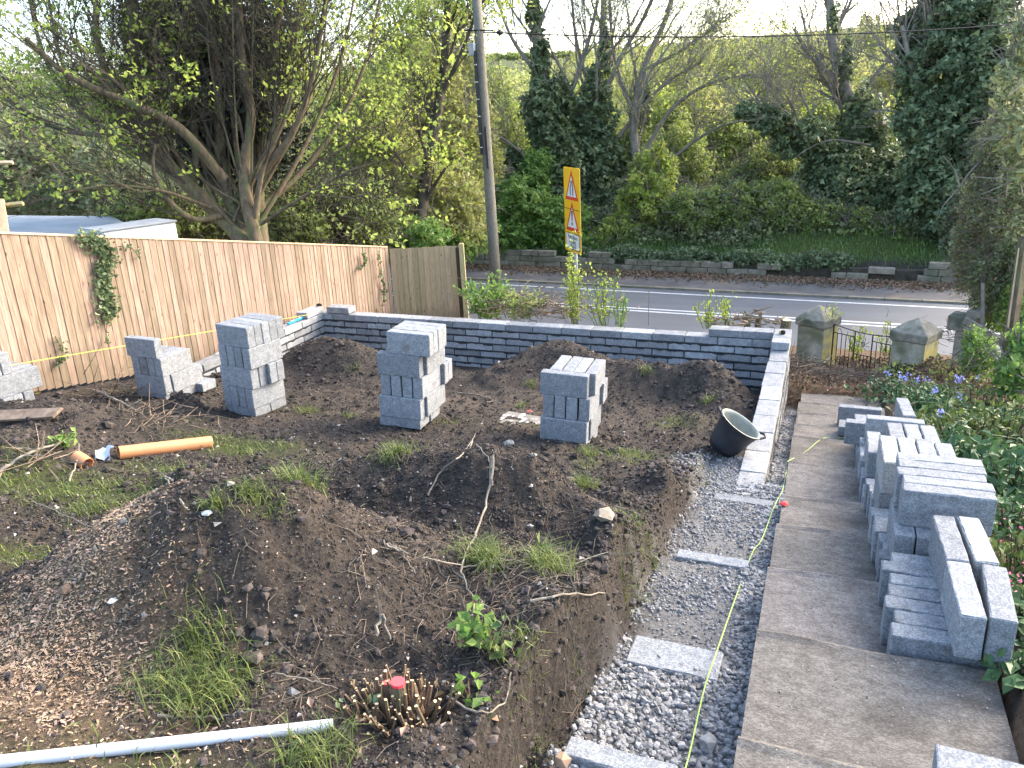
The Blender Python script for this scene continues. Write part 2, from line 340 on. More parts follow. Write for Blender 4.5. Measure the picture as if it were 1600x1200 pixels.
class MB:
    def __init__(s): s.v = []; s.f = []
    def add(s, V, F):
        k = len(s.v); s.v += [tuple(map(float, p)) for p in V]; s.f += [tuple(int(i)+k for i in q) for q in F]; return s
    def box(s, c, d, R=None, taper=1.):
        h = np.array(d)/2.
        V = np.array([(x, y, z) for z in (-1, 1) for y in (-1, 1) for x in (-1, 1)], float)
        V[4:, :2] *= taper; V = V*h
        if R is not None: V = V@np.array(R).T
        return s.add(V+np.array(c), [(0, 2, 3, 1), (4, 5, 7, 6), (0, 1, 5, 4), (2, 6, 7, 3), (0, 4, 6, 2), (1, 3, 7, 5)])
    def tube(s, pts, rr, n=8, caps=True, hollow=None):
        pts = np.array(pts, float); k = len(pts)
        rr = np.full(k, rr) if np.isscalar(rr) else np.array(rr, float)
        T = np.gradient(pts, axis=0); T /= np.linalg.norm(T, axis=1)[:, None]+1e-9
        a = np.array([0, 0, 1.]) if abs(T[0][2]) < .9 else np.array([1., 0, 0])
        V = []; ang = np.arange(n)/n*2*np.pi
        for i in range(k):
            b = np.cross(T[i], a); b /= np.linalg.norm(b); c = np.cross(b, T[i]); a = c
            V.append(pts[i]+rr[i]*(np.cos(ang)[:, None]*b+np.sin(ang)[:, None]*c))
        V = np.concatenate(V); F = []
        for i in range(k-1):
            for j in range(n): F.append((i*n+j, i*n+(j+1) % n, (i+1)*n+(j+1) % n, (i+1)*n+j))
        if caps: F.append(tuple(range(n))[::-1]); F.append(tuple((k-1)*n+j for j in range(n)))
        return s.add(V, F)
    def lathe(s, prof, n=24, close=False):
        k = len(prof); V = [(r*math.cos(2*math.pi*j/n), r*math.sin(2*math.pi*j/n), z) for r, z in prof for j in range(n)]
        F = [(i*n+j, i*n+(j+1) % n, (i+1)*n+(j+1) % n, (i+1)*n+j) for i in range(k-1) for j in range(n)]
        return s.add(V, F)
    def poly(s, pts, z0, z1):
        n = len(pts); V = [(x, y, z0) for x, y in pts]+[(x, y, z1) for x, y in pts]
        F = [tuple(range(n))[::-1], tuple(range(n, 2*n))]+[(i, (i+1) % n, n+(i+1) % n, n+i) for i in range(n)]
        return s.add(V, F)
    def data(s, name, mat, smooth=False, bevel=0.):
        me = bpy.data.meshes.new(name); me.from_pydata(s.v, [], s.f)
        if bevel:
            bm = bmesh.new(); bm.from_mesh(me); bmesh.ops.bevel(bm, geom=bm.edges[:], offset=bevel, segments=1, affect='EDGES', profile=.7); bm.to_mesh(me); bm.free()
        if mat: me.materials.append(MAT[mat])
        if smooth: me.polygons.foreach_set('use_smooth', [True]*len(me.polygons))
        me.update(); return me
    def build(s, name, mat, parent=None, smooth=False, bevel=0., loc=None, rot=None):
        return link(name, s.data(name, mat, smooth, bevel), parent, loc, rot)
def rotz(a): c, s = math.cos(a), math.sin(a); return np.array([[c, -s, 0], [s, c, 0], [0, 0, 1]])
def smooth_path(P, n=6):
    P = np.array(P, float); out = []
    Q = np.concatenate([[2*P[0]-P[1]], P, [2*P[-1]-P[-2]]])
    for i in range(1, len(Q)-2):
        for t in np.arange(n)/n:
            a, b, c, d = Q[i-1], Q[i], Q[i+1], Q[i+2]
            out.append(.5*((2*b)+(c-a)*t+(2*a-5*b+4*c-d)*t*t+(3*b-a-3*c+d)*t**3))
    out.append(P[-1]); return np.array(out)

# vectorised sticks (tapered prisms) and leaves
def sticks(P0, P1, r0, r1, n=3):
    P0 = np.asarray(P0, float); P1 = np.asarray(P1, float); N = len(P0)
    r0 = np.broadcast_to(r0, (N,)); r1 = np.broadcast_to(r1, (N,))
    T = P1-P0; T = T/(np.linalg.norm(T, axis=1)[:, None]+1e-9)
    A = np.where(np.abs(T[:, 2:3]) < .9, np.array([[0, 0, 1.]]), np.array([[1., 0, 0]]))
    B = np.cross(T, A); B /= np.linalg.norm(B, axis=1)[:, None]+1e-9; C = np.cross(B, T)
    ang = np.arange(n)/n*2*np.pi
    ring = np.cos(ang)[None, :, None]*B[:, None]+np.sin(ang)[None, :, None]*C[:, None]
    V = np.concatenate([P0[:, None]+ring*r0[:, None, None], P1[:, None]+ring*r1[:, None, None]], 1).reshape(-1, 3)
    base = np.arange(N)[:, None, None]*2*n
    j = np.arange(n); q = np.stack([j, (j+1) % n, n+(j+1) % n, n+j], 1)[None]
    return V, (base+q).reshape(-1, 4)
def leaves(C, size, rng, up=.3, aspect=.62, droop=None, nrm=None, fold=.15):
    """one rhombic, slightly folded leaf at each centre"""
    N = len(C); size = np.broadcast_to(size, (N,))*rng.uniform(.6, 1.35, N)
    D = rng.normal(size=(N, 3)); D[:, 2] += droop if droop is not None else 0; D /= np.linalg.norm(D, axis=1)[:, None]
    W = rng.normal(size=(N, 3)); W[:, 2] += up*2
    if nrm is not None: W += nrm
    W -= D*(W*D).sum(1)[:, None]; W /= np.linalg.norm(W, axis=1)[:, None]+1e-9
    S = np.cross(D, W)
    s = size[:, None]
    V = np.stack([C-D*s*.5, C+S*s*aspect*.5-W*s*fold*0+W*s*fold, C+D*s*.5, C-S*s*aspect*.5+W*s*fold], 1).reshape(-1, 3)
    F = (np.arange(N)[:, None]*4+np.arange(4)[None])
    return V, F
def leaves_far(C, size, rng, up=.3, aspect=.62, nrm=None, **k):
    """three-cornered leaf sprays for foliage too far off to show a leaf's outline"""
    N = len(C); s = (np.broadcast_to(size, (N,))*rng.uniform(.6, 1.35, N)*1.22)[:, None]
    D = rng.normal(size=(N, 3)); D /= np.linalg.norm(D, axis=1)[:, None]; W = rng.normal(size=(N, 3)); W[:, 2] += up*2
    if nrm is not None: W += nrm
    W -= D*(W*D).sum(1)[:, None]; W /= np.linalg.norm(W, axis=1)[:, None]+1e-9; S = np.cross(D, W)*aspect*1.15
    return np.stack([C-D*s*.42+S*s*.5, C-D*s*.3-S*s*.5, C+D*s*.6], 1).reshape(-1, 3), np.arange(N)[:, None]*3+np.arange(3)[None]
def merge(parts):
    Vs, Fs, k = [], {}, 0
    for V, F in parts:
        Vs.append(V); Fs.setdefault(F.shape[1], []).append(F+k); k += len(V)
    return np.concatenate(Vs), [np.concatenate(f) for f in Fs.values()]
_t = (1+5**.5)/2
ICO_V = np.array([(-1, _t, 0), (1, _t, 0), (-1, -_t, 0), (1, -_t, 0), (0, -1, _t), (0, 1, _t), (0, -1, -_t), (0, 1, -_t), (_t, 0, -1), (_t, 0, 1), (-_t, 0, -1), (-_t, 0, 1)])/math.sqrt(1+_t*_t)
ICO_F = np.array([(0, 11, 5), (0, 5, 1), (0, 1, 7), (0, 7, 10), (0, 10, 11), (1, 5, 9), (5, 11, 4), (11, 10, 2), (10, 7, 6), (7, 1, 8), (3, 9, 4), (3, 4, 2), (3, 2, 6), (3, 6, 8), (3, 8, 9), (4, 9, 5), (2, 4, 11), (6, 2, 10), (8, 6, 7), (9, 8, 1)])
def lumps(C, r, rng, flat=.75, jit=.28):
    N = len(C); r = np.broadcast_to(r, (N,))
    J = 1+rng.uniform(-jit, jit, (N, 12, 1))
    S = rng.uniform(.7, 1.3, (N, 1, 3)); S[:, :, 2] *= flat
    a = rng.uniform(0, 6.28, N); c, s = np.cos(a), np.sin(a)
    V = ICO_V[None]*J*S*r[:, None, None]
    X = V[..., 0]*c[:, None]-V[..., 1]*s[:, None]; Y = V[..., 0]*s[:, None]+V[..., 1]*c[:, None]
    V = np.stack([X, Y, V[..., 2]], -1)+C[:, None]
    F = np.arange(N)[:, None, None]*12+ICO_F[None]
    return V.reshape(-1, 3), F.reshape(-1, 3)
OCT_V = np.array([(1, 0, 0), (-1, 0, 0), (0, 1, 0), (0, -1, 0), (0, 0, 1), (0, 0, -1.)])
OCT_F = np.array([(0, 2, 4), (2, 1, 4), (1, 3, 4), (3, 0, 4), (2, 0, 5), (1, 2, 5), (3, 1, 5), (0, 3, 5)])
def crumbs(C, r, rng):
    N = len(C); a = rng.uniform(0, 6.28, N); c, s = np.cos(a), np.sin(a); r = np.broadcast_to(r, (N,))
    V = OCT_V[None]*(1+rng.uniform(-.35, .35, (N, 6, 1)))*r[:, None, None]
    V = V+rng.normal(0, .22, V.shape)*r[:, None, None]
    V = np.stack([V[..., 0]*c[:, None]-V[..., 1]*s[:, None], V[..., 0]*s[:, None]+V[..., 1]*c[:, None], V[..., 2]*.8], -1)+C[:, None]
    return V.reshape(-1, 3), (np.arange(N)[:, None, None]*6+OCT_F[None]).reshape(-1, 3)
def chips_geo(C, L, W, rng, tilt=.35):
    """thin flat slivers"""
    N = len(C); a = rng.uniform(0, 6.28, N)
    D = np.stack([np.cos(a), np.sin(a), rng.normal(0, tilt, N)], 1); D /= np.linalg.norm(D, axis=1)[:, None]
    S = np.stack([-np.sin(a), np.cos(a), rng.normal(0, tilt, N)], 1); S /= np.linalg.norm(S, axis=1)[:, None]
    U = np.cross(D, S); L = np.broadcast_to(L, (N,))[:, None]; W = np.broadcast_to(W, (N,))[:, None]; T = W*.22
    q = [C-D*L/2-S*W/2, C+D*L/2-S*W*.3, C+D*L/2*.9+S*W/2, C-D*L/2+S*W*.4]
    V = np.stack(q+[x+U*T for x in q], 1).reshape(-1, 3)
    f = np.array([(0, 3, 2, 1), (4, 5, 6, 7), (0, 1, 5, 4), (1, 2, 6, 5), (2, 3, 7, 6), (3, 0, 4, 7)])
    return V, (np.arange(N)[:, None, None]*8+f[None]).reshape(-1, 4)
def blades(C, H, rng, lean=.5, w=.006):
    """bent grass blades: 5 vertices each"""
    N = len(C); H = np.broadcast_to(H, (N,))*rng.uniform(.55, 1.25, N); a = rng.uniform(0, 6.28, N)
    D = np.stack([np.cos(a), np.sin(a), np.zeros(N)], 1); S = np.stack([-np.sin(a), np.cos(a), np.zeros(N)], 1)
    ln = (rng.uniform(.1, 1, N)*lean)[:, None]; h = H[:, None]; w = (np.broadcast_to(w, (N,))*rng.uniform(.6, 1.2, N))[:, None]
    Z = np.array([[0, 0, 1.]])
    M = C+Z*h*.6+D*h*ln*.35; Tp = C+Z*h*(1-.35*ln)+D*h*ln*1.1
    V = np.stack([C-S*w/2, C+S*w/2, M+S*w*.4, M-S*w*.4, Tp], 1).reshape(-1, 3)
    b = np.arange(N)[:, None]*5
    return [V, b+np.array([[0, 1, 2, 3]]), b+np.array([[3, 2, 4]])]

def garden_pts(n, rng, x0, x1, y0, y1): return rng.uniform(x0, x1, n), rng.uniform(y0, y1, n)

# ------------------------------------------------------------------ ground sheet
def axis(*spans):
    o = []
    for a, b, st in spans: o.append(np.arange(a, b, st))
    return np.concatenate(o)
gx = np.concatenate([-np.geomspace(600, 10.2, 40), axis((-10, -8, .2), (-8, -4.2, .055), (-4.2, -.15, .023), (-.15, .7, .032), (.7, 3, .08), (3, 8, .3)), np.geomspace(8, 600, 40)])
gy = np.concatenate([-np.geomspace(60, 10.6, 12), axis((-10.4, -9, .1), (-8.9, -5.2, .023), (-5.2, .3, .046), (.3, 5, .12), (5, 8, .2), (8, 15, .5), (15, 17, .08), (17, 30, .5)), np.geomspace(30, 900, 50)])
X, Y = np.meshgrid(gx, gy); Z = G(X, Y)
nx, ny = len(gx), len(gy); idx = np.arange(nx*ny).reshape(ny, nx)
F = np.stack([idx[:-1, :-1], idx[:-1, 1:], idx[1:, 1:], idx[1:, :-1]], -1).reshape(-1, 4)
gm = npmesh_data('ground', np.stack([X, Y, Z], -1).reshape(-1, 3), F, None, True)
att = gm.color_attributes.new('mask', 'FLOAT_COLOR', 'POINT')
yr = roadc(X, Y)
gr_ = np.clip(grassmask(X, Y)+.5*fbm(X*4, Y*4, 40, 3)*grassmask(X, Y)**.5, 0, 1)
gr_ = np.maximum(gr_, sstep(WALL_Y+.5, WALL_Y+1.2, yr))
gr_ = np.maximum(gr_, .5*sstep(-7.9, -8.6, X))
gravel_ = sstep(RWX-.05, RWX+.12, X+.07*fbm(X*5, Y*5, 61, 3))*sstep(.6, .5, X)*sstep(-3.5, -4.0, Y)
gravel_ = np.maximum(gravel_, sstep(.2, .25, X)*sstep(.6, .5, X)*sstep(.2, -.3, Y)*.85)
pg = plane_hit(1120, 730); gravel_ = np.maximum(gravel_, .8*np.exp(-(((X-pg[0])/.28)**2+((Y-pg[1])/.35)**2)))
lit_ = sstep(-.1, .5, Y)*sstep(WALL_Y+.3, WALL_Y-.1, yr)
lit_ = np.maximum(lit_, sstep(1.38, 1.45, X)*sstep(-12, -11.9, Y)*.6*sstep(.5, -.5, Y))
att.data.foreach_set('color', np.stack([gr_, chipmask(X, Y), gravel_, lit_], -1).astype(np.float32).ravel())

dry_ = 0
for (px, py, rx, ry, s_) in [(720, 620, .7, .5, 1.), (1000, 650, .6, .5, .8), (840, 690, .5, .2, .7), (560, 640, .5, .3, .5), (620, 790, .45, .12, .7), (480, 900, .35, .25, .6), (880, 830, .3, .2, .5), (300, 650, .4, .2, .5), (760, 760, .3, .1, .6)]:
    c = plane_hit(px, py, .1); dry_ = np.maximum(dry_, s_*np.exp(-(((X-c[0])/rx)**2+((Y-c[1])/ry)**2)))
dry_ = np.clip(dry_*(.75+.8*fbm(X*3, Y*3, 91, 4)), 0, 1)
at2 = gm.color_attributes.new('dry', 'FLOAT_COLOR', 'POINT'); at2.data.foreach_set('color', np.stack([dry_, dry_, dry_, np.ones_like(dry_)], -1).astype(np.float32).ravel())
def ground_mat():
    m = bpy.data.materials.new('ground_soil'); m.use_nodes = True; n = m.node_tree; n.nodes.clear(); L = n.links.new
    out = n.nodes.new('ShaderNodeOutputMaterial'); p = n.nodes.new('ShaderNodeBsdfPrincipled'); p.inputs['Roughness'].default_value = .97; p.inputs['Specular IOR Level'].default_value = .12
    tc = n.nodes.new('ShaderNodeTexCoord'); a = n.nodes.new('ShaderNodeVertexColor'); a.layer_name = 'mask'
    sp = n.nodes.new('ShaderNodeSeparateColor'); L(a.outputs[0], sp.inputs[0])
    def noise(s, d=6, r=.7):
        q = n.nodes.new('ShaderNodeTexNoise'); q.inputs['Scale'].default_value = s; q.inputs['Detail'].default_value = d; q.inputs['Roughness'].default_value = r; L(tc.outputs['Object'], q.inputs['Vector']); return q.outputs[0]
    def ramp(src, *st):
        r = n.nodes.new('ShaderNodeValToRGB'); e = r.color_ramp.elements
        while len(e) < len(st): e.new(.5)
        for k, (pos, c) in zip(e, st): k.position = pos; k.color = (*c, 1)
        L(src, r.inputs[0]); return r.outputs[0]
    def mix(f, c1, c2):
        x = n.nodes.new('ShaderNodeMixRGB'); L(f, x.inputs[0]); L(c1, x.inputs[1]); L(c2, x.inputs[2]); return x.outputs[0]
    soil = ramp(noise(30), (.3, (.025, .021, .018)), (.5, (.052, .0435, .037)), (.72, (.11, .093, .078)))
    dry = ramp(noise(45), (.3, (.05, .039, .031)), (.7, (.13, .104, .082)))
    soil = mix(ramp(noise(1.1, 4), (.5, (0, 0, 0)), (.72, (.85,)*3)), soil, dry)
    a2 = n.nodes.new('ShaderNodeVertexColor'); a2.layer_name = 'dry'; soil = mix(a2.outputs[0], soil, dry)
    grass = ramp(noise(9), (.3, (.04, .05, .015)), (.7, (.10, .115, .035)))
    chip = ramp(noise(60, 8), (.3, (.07, .047, .03)), (.5, (.19, .13, .082)), (.7, (.35, .25, .16)))
    grav = ramp(noise(55, 8), (.3, (.12, .117, .112)), (.7, (.28, .276, .27)))
    litt = ramp(noise(16, 8), (.3, (.045, .03, .02)), (.55, (.12, .08, .05)), (.75, (.25, .18, .12)))
    c = mix(sp.outputs[0], soil, grass); c = mix(sp.outputs[1], c, chip); c = mix(sp.outputs[2], c, grav); c = mix(a.outputs['Alpha'], c, litt)
    L(c, p.inputs['Base Color'])
    b = n.nodes.new('ShaderNodeBump'); b.inputs['Strength'].default_value = 1.0; b.inputs['Distance'].default_value = .035; L(noise(48, 8, .75), b.inputs['Height']); L(b.outputs[0], p.inputs['Normal'])
    L(p.outputs[0], out.inputs[0]); return m
MAT['ground'] = ground_mat(); gm.materials.append(MAT['ground'])
ground = tag(link('ground', gm), kind='structure')

# ------------------------------------------------------------------ road, footway, markings
def rp(xr, yr): return (xr, yr-TAN_R*xr)
def strip(name, y0, y1, z, mat, x0=-90, x1=60, parent=None, thick=.05):
    mb = MB(); mb.poly([rp(x0, y0), rp(x1, y0), rp(x1, y1), rp(x0, y1)], z-thick, z); return mb.build(name, mat, parent)
road = tag(strip('road', ROAD_N, ROAD_K-.06, ROAD_Z, 'asphalt'), kind='structure')
foot = tag(strip('pavement', ROAD_K+.06, WALL_Y+.1, ROAD_Z+.05, 'footway'), kind='structure')
for k in range(60):                                # dropped kerb stones, end to end
    x0 = -42+k*.92; strip('kerb_stone', ROAD_K-.058, ROAD_K+.058, ROAD_Z+.058, 'stone', x0, x0+.905, foot, .1)
mk_ = lambda n, y, w, x0, x1: strip(n, y-w/2, y+w/2, ROAD_Z+.004, 'paint', x0, x1, road, .003)
mk_('centre_line', ROAD_MID-.14, .10, -80, 50); mk_('centre_line', ROAD_MID+.14, .10, -80, 50); mk_('edge_line', ROAD_EDGE, .10, -80, 50); mk_('edge_line', ROAD_N+.3, .10, -80, 50)
strip('patch', ROAD_K-.5, ROAD_K-.1, ROAD_Z+.003, 'footway', -10.4, -9.6, road, .002)

# ------------------------------------------------------------------ concrete path of cast steps
PX0, PX1 = .385, 1.36
NOSE = [-.30, .45, 1.20, 1.95, 2.60, 3.72, 4.80, 5.52, 6.32, 7.16, 8.06, 8.95, 9.85, 10.8, 11.7]
path = tag(bpy.data.objects.new('garden_path', None), kind='structure'); COL.objects.link(path)
def tread_z(s):
    k = max([i for i, v in enumerate(NOSE) if v <= s] or [0]); return -.75+.2*NOSE[k]
for k in range(len(NOSE)-1):
    s0, s1 = NOSE[k], NOSE[k+1]; z = -.75+.2*s0; r = random.Random(k)
    mb = MB(); sl = .02
    xs = np.linspace(PX0+r.uniform(-.012, .012), PX1+r.uniform(-.015, .015), 9); ys = np.array([-s1-.03, -s1+.06, -s1+.3*(s1-s0), -s1+.6*(s1-s0), -s0-.055, -s0-.018, -s0]); hs = [0, 0, 0, 0, 0, .009, .003]
    top = [(x, y+.006*math.sin(x*9+k), z+sl*(-s0-y)/(s1-s0)+.003*math.sin(x*7+y*5+k)+hh*(1+.4*math.sin(x*11+k))) for y, hh in zip(ys, hs) for x in xs]
    F = [(j*9+i, j*9+i+1, (j+1)*9+i+1, (j+1)*9+i) for j in range(6) for i in range(8)]
    bot = [(x, y, z-.34) for (x, y, _) in top]; nv = len(top)
    rim = [i for i in range(9)]+[9*j+8 for j in range(1, 7)]+[54+i for i in range(7, -1, -1)]+[9*j for j in range(5, 0, -1)]
    F += [(rim[i], nv+rim[i], nv+rim[(i+1) % len(rim)], rim[(i+1) % len(rim)]) for i in range(len(rim))]
    mb.add(top+bot, F); sb = mb.build('slab', 'slab', path)
    m2 = MB(); rr_ = np.random.default_rng(k); nn = 40; xs2 = np.linspace(PX0+.02, PX1-.02, nn); w_ = .002+.010*rr_.random(nn)**2; yb = -s0-.052
    V = []
    for i_ in range(nn): V += [(xs2[i_], yb-w_[i_], z+.0045), (xs2[i_], yb+w_[i_]*.8, z+.0075)]
    m2.add([(a_, b_, c_+.003*math.sin(a_*7+b_*5+k)) for a_, b_, c_ in V], [(2*i_, 2*i_+2, 2*i_+3, 2*i_+1) for i_ in range(nn-1)]); 

# ------------------------------------------------------------------ concrete blocks
BL, BT, BH = .44, .10, .215
def block_data(seed, L=BL, T=BT, H=BH, mat='block', n=(10, 3, 6), jit=.0016, name='concrete_block'):
    rng = np.random.default_rng(seed); N = np.array(n)
    key = {}; V = []; F = []
    def vid(i, j, k):
        if (i, j, k) not in key:
            key[(i, j, k)] = len(V); V.append((i, j, k))
        return key[(i, j, k)]
    a, b, c = n
    for i in range(a):
        for j in range(b):
            F.append((vid(i, j, 0), vid(i, j+1, 0), vid(i+1, j+1, 0), vid(i+1, j, 0))); F.append((vid(i, j, c), vid(i+1, j, c), vid(i+1, j+1, c), vid(i, j+1, c)))
        for k in range(c):
            F.append((vid(i, 0, k), vid(i+1, 0, k), vid(i+1, 0, k+1), vid(i, 0, k+1))); F.append((vid(i, b, k), vid(i, b, k+1), vid(i+1, b, k+1), vid(i+1, b, k)))
    for j in range(b):
        for k in range(c):
            F.append((vid(0, j, k), vid(0, j, k+1), vid(0, j+1, k+1), vid(0, j+1, k))); F.append((vid(a, j, k), vid(a, j+1, k), vid(a, j+1, k+1), vid(a, j, k+1)))
    I = np.array(V); P = I/N
    # push the first and last rows of vertices out towards the edges so the arris is tight, then round and chip it
    for ax, (D, m) in enumerate(zip((L, T, H), n)):
        e = min(.007/D, .4/m*1.0); t = P[:, ax].copy()
        t[I[:, ax] == 1] = e; t[I[:, ax] == m-1] = 1-e; P[:, ax] = t
    onb = ((I == 0) | (I == N)); ne = onb.sum(1)
    Q = (P-np.array([.5, .5, 0]))*np.array([L, T, H])
    cen = np.array([0, 0, H/2]); chip = np.where(rng.random(len(Q)) < .12, rng.uniform(.002, .006, len(Q)), 0)
    ins = np.where(ne >= 2, .0022+chip, 0)+np.where(ne == 3, .002, 0)
    dirv = -np.sign(Q-cen)*onb
    Q = Q+dirv*ins[:, None]+rng.normal(0, jit, Q.shape)*.6
    return npmesh_data(name, Q, np.array(F), mat)
BLK = [block_data(i) for i in range(6)]; BLKW = [block_data(20+i, mat='block_warm') for i in range(2)]
_bi = [0]
ORD = ['first', 'second', 'third', 'fourth', 'fifth', 'sixth', 'seventh', 'eighth', 'ninth', 'tenth', 'eleventh', 'twelfth']
def place_block(loc, rz, label, group, flat=False, tilt=(0, 0), pale=False):
    _bi[0] += 1; me = (BLKW if pale else BLK)[_bi[0] % (2 if pale else 6)]
    o = link('concrete_block', me)
    R = Euler((tilt[0], tilt[1], rz)).to_matrix()
    if flat: R = R @ Euler((rad(90), 0, 0)).to_matrix(); off = Matrix.Identity(3)
    o.rotation_euler = R.to_euler(); o.location = (loc[0], loc[1], loc[2]+(BT/2 if flat else 0))
    tag(o, label, 'block', group); return o
def stack(org, rz, layers, where, seed, tilt=(0, 0), step=0.):
    """layers from the ground up; each a list of (kind, x, y): c = across the front, d = running back, f = flat"""
    rng = random.Random(seed); z = org[2]; R = rotz(rz); Rt = np.array((Euler((tilt[0], tilt[1], 0)).to_matrix()))
    nl = len(layers)
    for li, lay in enumerate(layers):
        flat = lay[0][0] == 'f'; h = BT if flat else BH
        name = 'top layer' if li == nl-1 else ('bottom layer' if li == 0 else ORD[nl-1-li]+' layer from top')
        jx, jy = rng.uniform(-.012, .012), rng.uniform(-.012, .012)
        nc = nd = 0
        for (k, x, y, *rest) in lay:
            x += rng.uniform(-.004, .004)+jx+step*li; y += rng.uniform(-.006, .006)+jy
            a = rng.uniform(-.012, .012)
            lz = z-org[2]
            if k == 'c': p = np.array([x+BL/2, y+BT/2, lz]); r = rz+a; what = ('crosswise block, %s from front' % ORD[nc]); nc += 1
            elif k == 'd': p = np.array([x+BT/2, y+BL/2, lz]); r = rz+a+math.pi/2; what = ('end-on block, %s from left' % ORD[nd]); nd += 1
            elif k == 'f': p = np.array([x+BL/2, y+BH, lz]); r = rz+a; what = ('flat crosswise block, %s from front' % ORD[nc]); nc += 1
            elif k == 'fd': p = np.array([x, y+BL/2, lz]); r = rz+a+math.pi/2; what = ('flat lengthwise block, %s from left' % ORD[nd]); nd += 1
            wpos = np.array(org)+R@(Rt@p)
            if k == 'fd': wpos = np.array(org)+R@(Rt@(p+np.array([BH, 0, 0])))
            place_block(wpos, r, 'grey %s, %s of %s' % (what, name, where), 'loose blocks of ' + where, flat=k in ('f', 'fd'), tilt=tilt if k in ('c', 'f') else (tilt[1], -tilt[0]))
        z += h+.001
C4 = lambda x=0, y=0, n=4: [('c', x, y+i*.102) for i in range(n)]
D4 = lambda x=0, y=0, n=4: [('d', x+i*.111, y) for i in range(n)]
FL = [('f', 0, 0), ('f', .01, .22)]
stack((-1.79, -4.12, .05), rad(3), [FL, C4(-.005, 0, 1)+D4(.02, .105), D4(.01, .02)+C4(.04, .47, 2), C4(-.03, 0, 1)+D4(.03, .105)], 'stack beside the bucket', 1, (0, rad(3.2)))
stack((-3.42, -4.30, .19), rad(3), [FL, C4(0, 0, 1)+D4(.035, .105), D4(0, .02)+C4(.035, .47, 2), C4(-.02, 0, 1)+D4(.02, .105), C4(.07, .03, 4)], 'middle stack', 2, (0, rad(3)), .016)
stack((-5.20, -4.42, .20), rad(-8), [FL, D4(0, 0), C4(-.01, .0, 2)+C4(.03, .205, 2), D4(0, .01), C4(-.02, .0, 5)], 'tall stack before the fence', 3, (0, rad(1)), .012)
stack((-6.62, -4.22, .14), rad(-2), [FL+[('f', .1, .44)], C4(0, 0, 1)+D4(.02, .105), D4(-.01, 0), C4(-.06, -.01, 1)], 'low stack against the fence', 4, (0, rad(1)), .008)
stack((-6.98, -5.60, .42), rad(-6), [C4(-.3, 0, 1)+C4(-.3, .102, 2), D4(-.3, 0), C4(-.32, 0, 2)], 'stack cut by left edge', 5)

# ------------------------------------------------------------------ pile of blocks along the path
rng = random.Random(11)
PILE = 'row on the path'
def pile_lab(what): return what
treads = [(1.95, 2.6), (2.6, 3.72), (3.72, 4.80), (4.80, 5.52), (5.52, 6.32), (6.32, 7.16)]
tn = ['sixth', 'fifth', 'fourth', 'third', 'second', 'lowest and nearest']
nth = ['farthest', 'second farthest', 'third farthest', 'fourth farthest', 'fifth farthest', 'sixth farthest', 'seventh farthest', 'eighth farthest', 'ninth farthest', 'tenth farthest', 'eleventh farthest']
for ti, (s0, s1) in enumerate(treads):
    z = -.75+.2*s0+.02; n = int((s1-s0-.03)/.104); s = s0+.05
    for i in range(n):
        if ti == 0 and i < 1: s += .104; continue
        x = .955+rng.uniform(-.02, .035)+.01*ti*0
        place_block((x+BL/2, -s-BT/2, z+.002), rng.uniform(-.03, .03), '%s upright block of bottom row on %s step under path pile' % (nth[i], ['sixth', 'fifth', 'fourth', 'third', 'second', 'nearest'][ti]), 'bottom row of the path pile', tilt=(rng.uniform(-.01, .03), 0))
        s += .1035+rng.uniform(0, .003)
zt = lambda s0, lay: -.75+.2*s0+.02+.003+lay*(BH+.001)
PG = 'upper blocks of the path pile'
PB = lambda x, y, z, rz, lab, **k: place_block((x, y, z), rz, lab, PG, **k)
hp = math.pi/2
# nearest step: two lengthwise rows
z = zt(6.32, 1)
PB(1.235, -6.98, z, hp+rad(1), 'near lengthwise block, left row at near end of path pile')
PB(1.225, -6.535, z, hp+rad(2), 'far lengthwise block of left row at near end of path pile')
PB(1.365, -6.97, z, hp-rad(4), 'near lengthwise block, outer row beside flower bed, path pile')
PB(1.345, -6.515, z, hp+rad(3), 'palest block, far one of outer row beside flower bed', pale=True)
# second step: lengthwise pair under five crosswise blocks
z = zt(5.52, 1)
for i, x in enumerate((1.06, 1.165, 1.27, 1.375)):
    PB(x, -6.07, z, hp+rng.uniform(-.02, .02), '%s lengthwise block under the five crosswise blocks of path pile' % ['leftmost', 'second from left', 'third from left', 'rightmost'][i])
z = zt(5.52, 2)
for i in range(5):
    PB(1.25+rng.uniform(-.012, .012), -5.72-.1035*i, z, rng.uniform(-.012, .012), '%s of five crosswise blocks on top of path pile' % ['farthest', 'second farthest', 'middle one', 'second nearest', 'nearest'][i])
# third step: four lengthwise blocks
z = zt(4.80, 1)
for i in range(4): PB(1.03+.108*i, -5.30, z, hp+rng.uniform(-.01, .01), 'lower lengthwise block, %s from left under pale corner block' % ORD[i])
z = zt(4.80, 2)
for i in range(4):
    PB(1.03+.108*i, -5.30+(.0 if i < 3 else -.04), z, hp+rad(1.5)+rng.uniform(-.01, .01), '%s of four lengthwise blocks on path pile' % ['pale leftmost', 'second from left', 'third from left', 'rightmost'][i], pale=i == 0)
